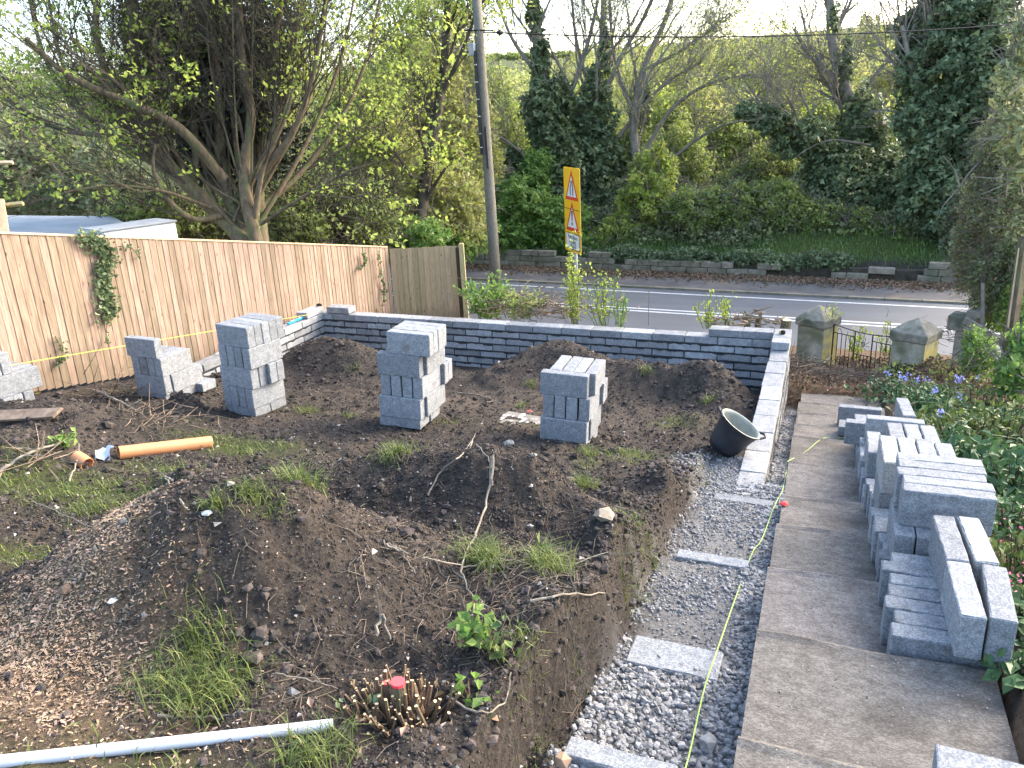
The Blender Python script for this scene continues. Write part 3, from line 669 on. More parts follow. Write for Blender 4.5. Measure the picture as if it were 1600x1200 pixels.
# fourth step: three lengthwise blocks, one crosswise
z = zt(3.72, 1)
for i in range(3): PB(1.14+.11*i, -4.50, z, hp+rng.uniform(-.01, .01), 'lower of the paired lengthwise blocks, %s from left' % ORD[i])
z = zt(3.72, 2)
for i in range(3): PB(1.14+.112*i, -4.50, z, hp+rad(2)+rng.uniform(-.01, .01), '%s of three lengthwise blocks on path pile' % ['leftmost', 'middle one', 'rightmost'][i])
PB(1.02, -4.18, zt(3.72, 1), hp, 'lengthwise block standing left behind three lengthwise blocks')
z = zt(2.6, 1)
PB(1.17, -3.62, z+.0, rad(-1), 'block lying under the far crosswise block of path pile')
PB(1.20, -3.62, zt(2.6, 2), rad(-2), 'far crosswise block resting near far end of path pile')
PB(1.06, -3.20, z, rad(-2), 'crosswise block behind, at far end of path pile')
PB(1.30, -3.30, zt(2.6, 1)+BH*0+.0, hp+rad(4), 'farthest lengthwise block pointing at the bluebells')
PB(1.30, -3.30, zt(2.6, 2), hp+rad(4), 'top farthest lengthwise block pointing at the bluebells')
PB(1.04, -2.02, -.75+.2*1.95+.025, rad(-2), 'lone flat block lying at far end of path pile', flat=True)
PB(1.04, -1.5, -.75+.2*1.2+.025, rad(-3), 'lone upright block, farthest on the path beyond pile')
PB(1.235, -8.02, -.75+.2*8.06+.022, rad(-2), 'lone flat block at the bottom right corner on the near step', flat=True)

# shuttering blocks laid across the footing
SHG = 'blocks across the footing trench'
for (x, s, z, lab, flat) in [(.10, 4.70, .10, 'crosswise footing block at the near end of right wall', False), (.03, 5.98, .33, 'crosswise footing block half buried in middle of gravel trench', False),
                             (.01, 7.13, .475, 'wide flat footing block half covered in gravel near camera', True), (-.05, 8.03, .64, 'footing block nearest camera at bottom of gravel trench', False)]:
    if flat: place_block((x, -s+.03, z-BT), rad(-1), lab, SHG, flat=True)
    else: place_block((x, -s-.05, z-BH), rad(-1.5), lab, SHG)
place_block((-.17, -3.62, -.02-BH), rad(-2), 'small block in gravel beside the bucket', SHG)

# ------------------------------------------------------------------ block walls
def laid_data(seed, L): return block_data(seed, L, BH, BT, 'block_wall', (8, 4, 3), .0012, 'block')
LAID = [laid_data(50+i, BL) for i in range(5)]; HALF = [laid_data(60+i, .215) for i in range(2)]
QUART = {}
def laid(parent, x, y, z, rz, L, i):
    if abs(L-BL) < .003: me = LAID[i % 5]
    elif abs(L-.215) < .02: me = HALF[i % 2]
    else:
        k = round(L, 2)
        if k not in QUART: QUART[k] = laid_data(80+len(QUART), k)
        me = QUART[k]
    return link('block', me, parent, (x, y, z), (0, 0, rz+(math.pi if i % 2 else 0)))
COURSE = BT+.0105
def wall(name, label, length, ncourse, offset, seed, top_extra=(), first=None, face=1, squeeze=True):
    """local x along the wall, inner face at y=0 (towards -y), thickness to y=.215; z=0 top of main course"""
    w = thing(name, label, 'wall'); rng = random.Random(seed); i = seed
    core = MB(); mort = MB()
    for c in range(ncourse):
        z = -BT-c*COURSE
        x = -(offset if c % 2 == 0 else offset-.225) % .45 - .45
        while x < length-.02:
            a = max(x, 0.); b = min(x+BL, length)
            if b-a > .05:
                i += 1
                mort.box((b+.005, BH/2, z+BT/2+.0), (.008+.006*rng.random(), BH-.002+.004*rng.random(), BT-.012)) if (c > 0 and b < length-.03) else None
                laid(w, (a+b)/2, BH/2+rng.uniform(-.005, .005), z+rng.uniform(-.003, .002), rng.uniform(-.008, .008), b-a, i)
            x += .45
    H = ncourse*COURSE
    core.box((length/2, BH/2, -H/2-.013), (length-.02, BH-.02, H-.02))
    co = core.build('mortar_core', 'mortar', w)
    # ragged mortar squeezed out of the bed joints on both faces
    if squeeze:
        for c in range(1, ncourse):
            z = -BT-(c-1)*COURSE-.005
            for yy, sg in ((0., -1), (BH, 1)):
                n = int(length/.018); xs = np.linspace(.01, length-.01, n)
                lo = .013+.022*np.clip(np.array([vnoise(np.array([x*14]), np.array([c*7.3+sg]), seed)[0] for x in xs])-.35, 0, 1)*1.6
                up = np.full(n, .012)
                V = []; F = []
                for k, x in enumerate(xs):
                    pr_ = .003+.006*rng.random()
                    V += [(x, yy-sg*.006, z+up[k]), (x, yy+sg*pr_, z+.002), (x, yy+sg*(.0015+.003*rng.random()), z-lo[k]), (x, yy-sg*.004, z-lo[k]-.002)]
                for k in range(n-1):
                    for m in range(3): F.append((k*4+m, k*4+m+1, (k+1)*4+m+1, (k+1)*4+m))
                mort.add(V, F)
        mort.build('squeezed_mortar', 'mortar', w)
    return w
TH = rad(1.8308)
# rear wall: from the left inner corner to the right inner corner
BWL = 7.37
bw = wall('block_wall', 'long grey block wall at the rear, parallel to the road', BWL+.2, 8, -.357, 3)
bw.location = (-BWL*math.cos(TH), BWL*math.sin(TH), 0); bw.rotation_euler = (0, 0, -TH)
for k, (x, L) in enumerate([(BWL-.84, BL), (BWL-.395, .385)]): laid(bw, x+L/2, BH/2, .0105, 0, L, k+2)     # two blocks of the next course at the right
laid(bw, .25+BL/2, BH/2, .0105, 0, BL, 9)
m = MB(); m.box((BWL-.43, BH/2, .005), (.80, BH-.02, .012)); m.box((.47, BH/2, .005), (.42, BH-.02, .012)); m.build('bed_mortar', 'mortar', bw)
# right wall: local x runs towards the camera; inner face on the left
def orient(o, loc, dirx):
    o.location = loc; o.rotation_euler = (0, 0, math.atan2(dirx[1], dirx[0]))
rw = wall('block_wall', 'right block wall beside the garden path', 4.685, 7, -.193, 4)
orient(rw, (0, .215, 0), (0, -1))       # local +y -> world +x
rw.rotation_euler = (0, 0, -math.pi/2)
laid(rw, .215, BH/2, .0105, 0, BL, 1); laid(rw, .545, BH/2, .0105, 0, .215, 2); 
m = MB(); m.box((.32, BH/2, .005), (.6, BH-.02, .012)); m.build('bed_mortar', 'mortar', rw)
# left wall: inner face to the right
LWX = -7.13
lw = wall('block_wall', 'left block wall in front of the wooden fence', 3.6, 7, .15, 5)
lw.rotation_euler = (0, 0, math.pi/2); lw.location = (LWX-.07, -3.35, 0)
# local y -> world -x: inner face at world x=LWX-.07
laid(lw, 3.38, BH/2, .0105, 0, BL, 3)
m = MB(); m.box((3.38, BH/2, .005), (.4, BH-.02, .012)); m.build('bed_mortar', 'mortar', lw)

# ------------------------------------------------------------------ wooden fence
def slat_data(seed, H, w=.125):
    r = random.Random(seed); V = []; n = 5
    for k in range(n+1):
        z = H*k/n; b = r.uniform(-.002, .002)
        V += [(-w/2+b, -.0135, z), (w/2+b, -.006, z), (w/2+b, .001, z), (-w/2+b, -.002, z)]
    F = [(0, 3, 2, 1), (n*4, n*4+1, n*4+2, n*4+3)]
    for k in range(n):
        for j in range(4): F.append((k*4+j, k*4+(j+1) % 4, (k+1)*4+(j+1) % 4, (k+1)*4+j))
    mb = MB(); mb.add(V, F); return mb
def fence(name, label, A, B, za, zb, H, mat, pitch=.104, posts=(), cap=True, seed=0, zcut=0., rails=True):
    """slats stand on the side of the fence towards -y of its own axes; za, zb: height of the top at both ends"""
    A = np.array(A, float); B = np.array(B, float); Lg = np.linalg.norm(B-A); d = (B-A)/Lg; ang = math.atan2(d[1], d[0])
    f = thing(name, label, 'fence', (A[0], A[1], 0), ang); r = random.Random(seed)
    dat = [slat_data(seed*10+i, H).data('slat', mat) for i in range(6)]
    n = int(Lg/pitch)
    for i in range(n):
        x = pitch*(i+.5); zt_ = za+(zb-za)*x/Lg
        o = link('slat', dat[i % 6], f, (x, r.uniform(-.002, .002), zt_-H+r.uniform(-.006, .003)), (0, rad(1.2)+r.uniform(-.006, .006), r.uniform(-.02, .02)))
    sl = math.atan2(zb-za, Lg); Rr = np.array(Euler((0, -sl, 0)).to_matrix())
    if cap: m = MB(); m.box((Lg/2, .006, (za+zb)/2+.018), (Lg/math.cos(sl), .062, .026), Rr); m.build('capping_rail', 'sawn', f, bevel=.003)
    for k in (.2, .85, 1.45):
        m = MB(); m.box((Lg/2, .026, (za+zb)/2-k), (Lg/math.cos(sl)-.02, .038, .075), Rr); m.build('rail', 'post', f)
    for x in posts:
        z = za+(zb-za)*x/Lg; m = MB(); m.box((x, .10, z-H/2-.20), (.1, .1, H+.30)); m.build('post', 'post', f, bevel=.004)
    return f
FX = -7.70
fence('wooden_fence', 'long pale slatted wooden fence along the left side', (FX, -7.2), (FX-.05, 3.42), 2.58, .53, 1.78, 'fence', posts=(.1, 2.6, 5.2, 7.9, 10.5), seed=1)
e1 = atd(712, 384, 16.2); fB = (e1[0], e1[1]); fA = (FX-.03, 3.45)
fence('wooden_fence', 'short greenish slatted fence panel at the end by the utility pole', fA, fB, .50, e1[2], 1.75, 'fence2', posts=(), cap=False, seed=2, pitch=.112)
for (px, lab, mt, w) in [(714.5, 'dark edge-on fence post at the end of the greenish panel', 'bark_dark', .085), (720.5, 'pale square fence post standing at the roadside end of the fence', 'post', .10)]:
    p = atd(px, 381 if px > 718 else 386, 16.1 if px > 718 else 16.25); b = thing('fence_post', lab, 'post', (p[0], p[1], p[2]-1.9), rad(20))
    m = MB(); m.box((0, 0, .95), (w, .1, 1.9)); m.build('shaft', mt, b, bevel=.004)
    m = MB(); m.box((0, 0, 1.907), (w*.9, .09, .014), taper=.8); m.build('weathered_top', mt, b)

# ------------------------------------------------------------------ gate pillars and iron gate
GD = np.array([.876, -.482]); GANG = math.atan2(GD[1], GD[0])
def pillar(name, label, c, zb, ztop_eave, w, seed):
    p = thing(name, label, 'pillar', (c[0], c[1], zb), GANG); h = ztop_eave-zb
    r = random.Random(seed)
    m = MB(); m.box((0, 0, h/2-.06), (w, w, h-.10)); m.build('shaft', 'pillar', p, bevel=.012)
    m = MB(); m.box((w/2+.003, 0, h/2-.06), (.012, w-.03, h-.14)); m.build('lichen_face', 'lichen', p)
    # cap: a thick drip course under a weathered pyramid
    e = w/2+.035
    V = [(-e, -e, h-.11), (e, -e, h-.11), (e, e, h-.11), (-e, e, h-.11), (-e, -e, h+.02), (e, -e, h+.02), (e, e, h+.02), (-e, e, h+.02)]
    q = e*.55; V += [(-q, -q, h+.14), (q, -q, h+.14), (q, q, h+.14), (-q, q, h+.14), (.0, .0, h+.225)]
    F = [(0, 3, 2, 1), (0, 1, 5, 4), (1, 2, 6, 5), (2, 3, 7, 6), (3, 0, 4, 7), (4, 5, 9, 8), (5, 6, 10, 9), (6, 7, 11, 10), (7, 4, 8, 11), (8, 9, 12), (9, 10, 12), (10, 11, 12), (11, 8, 12)]
    V = [(x+r.uniform(-.012, .012), y+r.uniform(-.012, .012), z+r.uniform(-.01, .01)) for x, y, z in V]
    m = MB(); m.add(V, F); m.build('cap', 'pillar_cap', p, bevel=.012)
    return p
gA = np.array([.78, 3.30]); gB = np.array([1.70, 2.80])
pw = .44
pl = pillar('gate_pillar', 'left stone gate pillar with weathered pyramid cap', gA-GD*(pw/2+.07), -1.75, -.56, pw+.03, 1)
pr2 = pillar('gate_pillar', 'right stone gate pillar with yellow lichen on its side', gB+GD*(pw/2+.06)+np.array([0, -.05]), -1.65, -.50, pw+.05, 2)
gate = thing('iron_gate', 'small black wrought iron gate between two stone pillars', 'gate', (gA[0], gA[1], -1.50), GANG)
gw = float(np.linalg.norm(gB-gA)); gh = .88
def bar(a, b, r, name='bar'): return MB().tube([a, b], r, 6).build(name, 'iron', gate)
def topz(x): return gh-.05*math.sin(math.pi*x/gw)-.03*x
bar((0, 0, 0), (0, 0, gh), .012, 'stile'); bar((gw, 0, 0), (gw, 0, gh-.03), .012, 'stile')
bar((gw*.36, 0, .02), (gw*.36, 0, topz(gw*.36)-.01), .010, 'stile'); bar((gw*.64, 0, .02), (gw*.64, 0, topz(gw*.64)-.01), .010, 'stile')
MB().tube([(gw*i/12, 0, topz(gw*i/12)) for i in range(13)], .009, 6).build('top_rail', 'iron', gate)
bar((0, 0, .06), (gw, 0, .06), .010, 'bottom_rail'); bar((0, 0, gh-.14), (gw*.36, 0, gh-.15), .008, 'side_rail'); bar((gw*.64, 0, gh-.17), (gw, 0, gh-.18), .008, 'side_rail')
bar((gw*.36, 0, .44), (gw*.64, 0, .44), .008, 'panel_rail')
for i in range(4): bar((gw*.36*(i+1)/5, 0, .06), (gw*.36*(i+1)/5, 0, gh-.145), .0065)
for i in range(4): bar((gw*(.64+.36*(i+1)/5), 0, .06), (gw*(.64+.36*(i+1)/5), 0, gh-.175), .0065)
for i in range(4): bar((gw*(.36+.28*(i+1)/5), 0, .06), (gw*(.36+.28*(i+1)/5), 0, .44), .0065)
cx_, cz_ = gw*.5, .63                              # rosette of scrolls in the centre panel
for k in range(8):
    a = k*math.pi/4; P = [(cx_+r_*math.cos(a+r_*5), 0, cz_+r_*math.sin(a+r_*5)) for r_ in np.linspace(.012, .115, 7)]
    MB().tube(P, .004, 5).build('scroll', 'iron', gate)
MB().tube([(cx_+.03*math.cos(t), 0, cz_+.03*math.sin(t)) for t in np.linspace(0, 6.283, 17)], .004, 5).build('ring', 'iron', gate)
for s_, x0 in ((1, .05), (-1, gw-.05)):
    MB().tube([(x0+s_*(.02+.10*t), 0, gh-.10+.05*math.sin(t*5)) for t in np.linspace(0, 1, 9)], .004, 5).build('scroll', 'iron', gate)

# broken pier, leaning timber post and stakes on the right of the gate
p = hit(1515, 520); p = atd(1512, 515, 13.2)
bp = thing('broken_pier', 'broken mossy stone pier beside the road at the right', 'pier', (p[0], p[1], p[2]-.7), GANG+.1)
m = MB(); m.box((0, 0, .35), (.30, .3, .7)); m.build('shaft', 'pillar', bp, bevel=.02)
m = MB(); m.box((-.06, -.02, .83), (.44, .36, .26)); m.build('head_stone', 'pillar_cap', bp, bevel=.02)
m = MB(); m.box((.1, .02, 1.0), (.26, .3, .12)); m.build('broken_stone', 'stone', bp, bevel=.02)
a = atd(1574, 560, 11.0); b = atd(1597, 395, 10.9)
tp = thing('timber_post', 'leaning rough timber post at the right edge', 'post', tuple(a))
d = b-a; m = MB(); m.tube([(0, 0, -.4), tuple(d*.5), tuple(d*1.15)], [.085, .08, .075], 4); m.build('shaft', 'bark', tp)
m = MB(); q = d*.3+np.array([-.055, -.05, 0]); m.tube([tuple(q), tuple(q+d*.75)], [.014, .01], 4); m.build('pale_edge', 'sawn', tp)
a = atd(1533, 540, 12.6); b = atd(1536, 440, 12.6)
st = thing('wooden_stake', 'thin pale stake standing beside the broken pier', 'stake', tuple(a)); d = b-a
MB().tube([(0, 0, -.2), tuple(d*.5+np.array([.01, 0, 0])), tuple(d)], [.035, .032, .03], 7).build('shaft', 'twig_grey', st)
MB().tube([tuple(d-np.array([0, 0, .01])), tuple(d+np.array([0, 0, .12]))], [.045, .04], 7).build('dark_head', 'bark_dark', st)
a = atd(1540, 520, 12.2); bd = thing('broken_plank', 'broken plank lying against the hedge beside the pier', 'plank', tuple(a), rad(-35))
m = MB(); m.box((0, 0, 0), (.75, .04, .12), np.array(Euler((0, rad(22), 0)).to_matrix())); m.build('board', 'twig_grey', bd, bevel=.004)

# ------------------------------------------------------------------ utility pole
pb = atd(777, 473, 18.7); ptp = atd(741, -60, 18.4)
up = thing('utility_pole', 'tall leaning wooden utility pole by the road', 'pole', tuple(pb)); d = ptp-pb
MB().tube([tuple(d*t-np.array([0, 0, .3])*(t == 0)) for t in (0, .25, .5, .75, 1.0)], [.135, .128, .12, .115, .108], 14, True).build('shaft', 'pole', up, smooth=True)
sd = -CF*np.array([1, 1, 0]); sd /= np.linalg.norm(sd); lf = -CR
def onpole(t, side=0., out=.17): return d*t + sd*out*math.cos(side)+lf*out*math.sin(side)
MB().tube([tuple(onpole(t, .9, .165)) for t in np.linspace(.44, .74, 8)], .035, 6).build('cable_guard', 'cable', up)
MB().tube([tuple(onpole(t, .0, .165)) for t in np.linspace(.40, .52, 5)], .028, 6).build('cable_guard', 'cable', up)
for t in (.46, .50, .55, .60, .65, .70): 
    m = MB(); m.box(tuple(onpole(t, .75, .195)), (.06, .03, .02)); m.build('clip', 'white', up)
m = MB(); q = onpole(.745, 1.2, .2); m.box(tuple(q), (.14, .12, .28)); m.build('junction_box', 'galv', up, bevel=.01)
m = MB(); q = onpole(.80, 0, .1); m.tube([tuple(q+lf*.35), tuple(q-lf*.35)], .02, 6); m.build('bracket', 'cable', up)
c0 = atd(748, 50, 18.4); c1 = atd(1640, 33, 20.0)
P = [c0+(c1-c0)*t-np.array([0, 0, .22*4*t*(1-t)]) for t in np.linspace(0, 1.3, 24)]
wire = thing('overhead_cable', 'thin overhead cable running right from the utility pole', 'cable', tuple(c0))
MB().tube([tuple(q-c0) for q in P], .016, 5).build('line', 'cable', wire); q = c0+(c1-c0)*.033
MB().tube([tuple((c0+(c1-c0)*t-c0)-np.array([0, 0, .02])) for t in (.028, .034, .04)], [.02, .07, .02], 8).build('joint', 'cable', wire)

# ------------------------------------------------------------------ road sign
sp_ = atd(896, 329, 19.5); SW, SH = 1.04, 2.08
base_z = float(G0(np.array([sp_[0]]), np.array([sp_[1]]))[0])
vd = math.atan2((CP-sp_)[1], (CP-sp_)[0])           # direction to the viewer
nrm_a = vd-rad(68)                                   # the face is turned to the left of the viewer
sg = thing('road_sign', 'tall yellow road sign with two red warning triangles', 'sign', (sp_[0], sp_[1], base_z), nrm_a+math.pi/2)
hz = sp_[2]-base_z
def flat(name, pts, y, mat, th=.002):
    m = MB(); n = len(pts)
    V = [(x, -y, z+hz) for x, z in pts]+[(x, -y+th, z+hz) for x, z in pts]
    m.add(V, [tuple(range(n)), tuple(range(n, 2*n))[::-1]]+[(i, n+i, n+(i+1) % n, (i+1) % n) for i in range(n)]); return m.build(name, mat, sg)
def rrect(x0, z0, x1, z1, r=.05):
    o = []
    for (cx, cz, a0) in ((x1-r, z1-r, 0), (x0+r, z1-r, 90), (x0+r, z0+r, 180), (x1-r, z0+r, 270)):
        for k in range(4): a = rad(a0+30*k); o.append((cx+r*math.cos(a), cz+r*math.sin(a)))
    return o
plate = flat('plate', rrect(-SW/2, -SH/2, SW/2, SH/2), .035, 'sign_y', .012)
flat('back_sheet', rrect(-SW/2+.01, -SH/2+.01, SW/2-.01, SH/2-.01), .022, 'sign_back', .008)
def tri(zc, w, h): return [(-w/2, zc-h/2), (w/2, zc-h/2), (0, zc+h/2)]
for zc in (.62, -.14):
    flat('red_triangle', tri(zc, .84, .73), .038, 'sign_r'); flat('white_triangle', tri(zc-.03, .60, .50), .041, 'sign_w')
zc = .62-.05
flat('symbol', [(-.10, zc-.20), (-.05, zc-.20), (-.05, zc-.02), (.005, zc+.06), (.005, zc+.16), (-.04, zc+.16), (-.04, zc+.07), (-.10, zc-.01)], .044, 'sign_k')
flat('symbol', [(.07, zc-.20), (.12, zc-.20), (.12, zc-.05), (.07, zc+.16), (.035, zc+.16)], .044, 'sign_k')
zc = -.14-.05
flat('symbol', [(-.022, zc-.07), (.022, zc-.07), (.045, zc+.19), (-.045, zc+.19)], .044, 'sign_k'); flat('symbol', rrect(-.04, zc-.17, .04, zc-.095, .035), .044, 'sign_k')
flat('seam', [(-SW/2, .03), (SW/2, .03), (SW/2, .042), (-SW/2, .042)], .0385+.006, 'sign_k', .0015)
flat('text_border', rrect(-.44, -.98, .44, -.56, .05), .038, 'sign_k'); flat('text_panel', rrect(-.42, -.96, .42, -.58, .04), .041, 'sign_w')
for k, tx in enumerate(('Pedestrians', 'crossing', '100 yds')):
    cu = bpy.data.curves.new('lettering', 'FONT'); cu.body = tx; cu.size = .135; cu.align_x = 'CENTER'; cu.extrude = .0008
    to = bpy.data.objects.new('lettering', cu); COL.objects.link(to)
    me = bpy.data.meshes.new_from_object(to.evaluated_get(bpy.context.evaluated_depsgraph_get())); bpy.data.objects.remove(to)
    me.materials.clear(); me.materials.append(MAT['sign_k'])
    link('lettering', me, sg, (0, -.0435, hz-.705-.115*k), (math.pi/2, 0, 0))
MB().tube([(0, .03, -.4), (0, .03, hz+SH/2-.05)], .05, 12).build('post', 'galv', sg, smooth=True)
for z in (-.6, .5): m = MB(); m.box((0, .005, hz+z), (SW*.8, .03, .05)); m.build('bracket', 'galv', sg)

# ------------------------------------------------------------------ old stone wall beyond the road
sw = thing('stone_wall', 'low old stone wall beyond the road', 'wall')
r = random.Random(5); dats = []
for i in range(8):
    m = MB(); L = .3+.06*i; m.box((0, 0, 0), (L, .22, .19)); me = m.data('stone', 'stone', bevel=.018); dats.append((L, me))
for course in range(3):
    x = -15.0
    while x < 9.5:
        L, me = r.choice(dats); xm = x+L/2
        pxs = xm
        lim = 3 if (xm < -6.2 or 3.2 < xm < 7) else (2 if xm < -1.8 or r.random() < .25 else 0)
        if course < lim and not (course == lim-1 and r.random() < .18):
            yy = WALL_Y-TAN_R*xm; o = link('stone', me, sw, (xm, yy+r.uniform(-.02, .02), ROAD_Z+.06+.095+course*.2), (r.uniform(-.03, .03), r.uniform(-.02, .02), -math.atan(TAN_R)+r.uniform(-.04, .04)))
        x += L+.012
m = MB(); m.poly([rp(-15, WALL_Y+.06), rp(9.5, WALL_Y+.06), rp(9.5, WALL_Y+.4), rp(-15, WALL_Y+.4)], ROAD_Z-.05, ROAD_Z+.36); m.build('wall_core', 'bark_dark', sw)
for i, (px, py, s_) in enumerate([(1152, 435, .3), (1002, 411, .22)]):
    q = hit(px, py); m = MB(); V, F = lumps(np.zeros((1, 3)), np.array([s_*.6]), np.random.default_rng(i), .7, .15); 
    o = npobj('fallen_stone', V, F, 'stone'); o.location = (q[0], q[1], q[2]+.06); tag(o, ['large pale stone fallen at the foot of the far bank', 'small pale stone lying on the old wall'][i], 'stone')

# ------------------------------------------------------------------ shed and timber frame on the left
sh_ = atd(120, 352, 14.6)
shed = thing('garden_shed', 'low shed with pale grey sheet roof behind the fence', 'shed', (sh_[0], sh_[1], 0), YAW*0)
Q = [atd(-60, 341, 15.5), atd(238, 341, 15.5), atd(200, 362, 13.2), atd(-60, 366, 13.2)]
Q = [np.array((q[0]-sh_[0], q[1]-sh_[1], q[2])) for q in [atz(-60, 338, 1.50), atz(236, 340, 1.42), atz(236, 366, 1.36)*0+atd(215, 366, 13.3), atd(-60, 366, 13.0)]]
q0 = atd(-40, 336, 16.5); q1 = atd(175, 338, 16.5); q2 = atd(240, 372, 13.6); q3 = atd(0, 372, 12.4)
Q = [np.array((q[0]-sh_[0], q[1]-sh_[1], q[2])) for q in (q0, q1, q2, q3)]
m = MB(); m.add(Q+[q-np.array([0, 0, .05]) for q in Q], [(3, 2, 1, 0), (4, 5, 6, 7), (0, 1, 5, 4), (1, 2, 6, 5), (2, 3, 7, 6), (3, 0, 4, 7)]); m.build('roof', 'felt', shed)
cen = sum(Q)/4; Qi = [cen+(q-cen)*.94-np.array([0, 0, .052]) for q in Q]; Qb = [np.array((q[0], q[1], -1.8)) for q in Qi]
m = MB(); m.add(Qi+Qb, [(0, 1, 5, 4), (1, 2, 6, 5), (2, 3, 7, 6), (3, 0, 4, 7)]); m.build('wall', 'white', shed)
wv = atd(205, 362, 12.9); m = MB(); van = thing('white_box_trailer', 'white box body partly hidden behind the fence', 'trailer', (wv[0], wv[1], 0), rad(-20))
m.box((0, 0, wv[2]-.9), (.75, 1.2, 2.0)); m.build('body', 'white', van, bevel=.03); m = MB(); m.box((0, 0, wv[2]+.115), (.78, 1.23, .02)); m.build('roof_lip', 'felt', van)
tf = thing('timber_structure', 'unfinished timber structure of pale posts at the left edge', 'structure', tuple(atd(8, 366, 11.2)))
o = atd(8, 366, 11.2)
def beam(name, a, b, w, h, mat='sawn'):
    a = a-o; b = b-o; m = MB(); m.tube([tuple(a), tuple(b)], w*.7, 4); return m.build(name, mat, tf)
beam('post', atd(10, 380, 11.2), atd(0, 312, 11.2), .1, .1); beam('rail', atd(-30, 324, 11.3), atd(36, 318, 11.3), .05, .05, 'post'); beam('rail', atd(-30, 255, 11.3), atd(20, 254, 11.3), .045, .05)
beam('brace', atd(-40, 150, 11.3), atd(-4, 192, 11.3), .04, .04)

# ------------------------------------------------------------------ things lying about
def pipe_thing(name, label, A, B, r, mat, wall_=.006):
    A = np.array(A); B = np.array(B); L = np.linalg.norm(B-A); o = thing(name, label, 'pipe', tuple(A))
    q = Vector(B-A).to_track_quat('Z', 'Y'); o.rotation_euler = q.to_euler()
    m = MB(); m.lathe([(r, 0), (r, L*.5), (r, L), (r-wall_, L), (r-wall_, L*.5), (r-wall_, 0), (r, 0)], 28); m.build('tube', mat, o, smooth=False)
    me = o.children[0].data; me.polygons.foreach_set('use_smooth', [True]*len(me.polygons))
    try: me.set_sharp_from_angle(angle=rad(40))
    except Exception: pass
    return o
h1 = hit(185, 708, .055); h2 = hit(330, 691, .055)
pipe_thing('drain_pipe', 'long orange plastic drain pipe lying on the grass', h1+np.array([0, 0, .0]), h2+np.array([0, 0, 0.0]), .055, 'orange')
h1 = hit(119, 714, .05); h2 = hit(160, 714, .055)
pipe_thing('drain_pipe', 'short orange pipe offcut with open end facing right', h1, h2+np.array([0, -.14, 0]), .053, 'orange')
h1 = hit(-30, 1194, .025); h2 = hit(521, 1137, .025); h1[2] = max(h1[2], gz(h1[0], h1[1])+.024); h2[2] += .012
pipe_thing('waste_pipe', 'long white plastic pipe across the bottom left', h1, h2, .0215, 'whitepipe', .003)
h = hit(168, 712, .03); bgm = MB(); V = []; rr = random.Random(3)
for j in range(5):
    for i in range(5): V.append((-.06+.03*i, -.06+.03*j, .03*math.sin(i*1.3+j)+.03+rr.uniform(0, .02)))
bgm.add(V, [(j*5+i, j*5+i+1, (j+1)*5+i+1, (j+1)*5+i) for j in range(4) for i in range(4)]); b_ = bgm.build('plastic_bag', 'bag', smooth=True, loc=tuple(h)); b_.rotation_euler = (rad(35), 0, rad(10))
tag(b_, 'crumpled pale plastic bag between the orange pipes', 'bag')
A = hit(-8, 652, .05); B = hit(97, 645, .09); pk = thing('wooden_plank', 'weathered plank lying on the soil heap at the left edge', 'plank', tuple((A+B)/2), math.atan2((B-A)[1], (B-A)[0]))
L = np.linalg.norm(B-A); sl = math.asin((B-A)[2]/L); m = MB(); m.add([(-L/2, -.06, 0), (L*.42, -.06, 0), (L/2, .04, 0), (-L/2, .06, 0), (-L/2, -.06, .028), (L*.42, -.06, .028), (L/2, .04, .028), (-L/2, .06, .028)], [(0, 3, 2, 1), (4, 5, 6, 7), (0, 1, 5, 4), (1, 2, 6, 5), (2, 3, 7, 6), (3, 0, 4, 7)])
m.build('board', 'twig_brown', pk, bevel=.003, rot=(rad(30), -sl, 0))
# bucket
bk_p = hit(1140, 706); by = bk_p[1]
bkt = thing('bucket', 'tilted black rubber bucket with pale dried inside', 'bucket', tuple(hit(1130, 706)+np.array([-.02, 0, .035]))); bkt.rotation_euler = (rad(6), rad(33), rad(16)); bkt.scale = (1.05, 1.05, 1.05)
R1, R2, Hb = .125, .185, .29
prof_o = [(0.001, 0), (R1, 0), (R1+.02, .06), (R2-.02, .2), (R2, Hb-.02), (R2+.012, Hb-.01), (R2+.012, Hb)]
m = MB(); m.lathe(prof_o, 36); m.build('body', 'rubber', bkt, smooth=True)
prof_i = [(R2+.010, Hb+.001), (R2-.006, Hb), (R2-.014, .26), (R1+.02, .09), (R1-.005, .02), (.001, .02)]
m = MB(); m.lathe(prof_i, 36); m.build('lining', 'bucket_in', bkt, smooth=True)
for s_ in (1, -1): MB().tube([(s_*(R2+.005), -.06, Hb-.01), (s_*(R2+.045), -.03, Hb+.012), (s_*(R2+.05), .03, Hb+.012), (s_*(R2+.005), .06, Hb-.01)], .011, 8).build('handle', 'rubber', bkt)
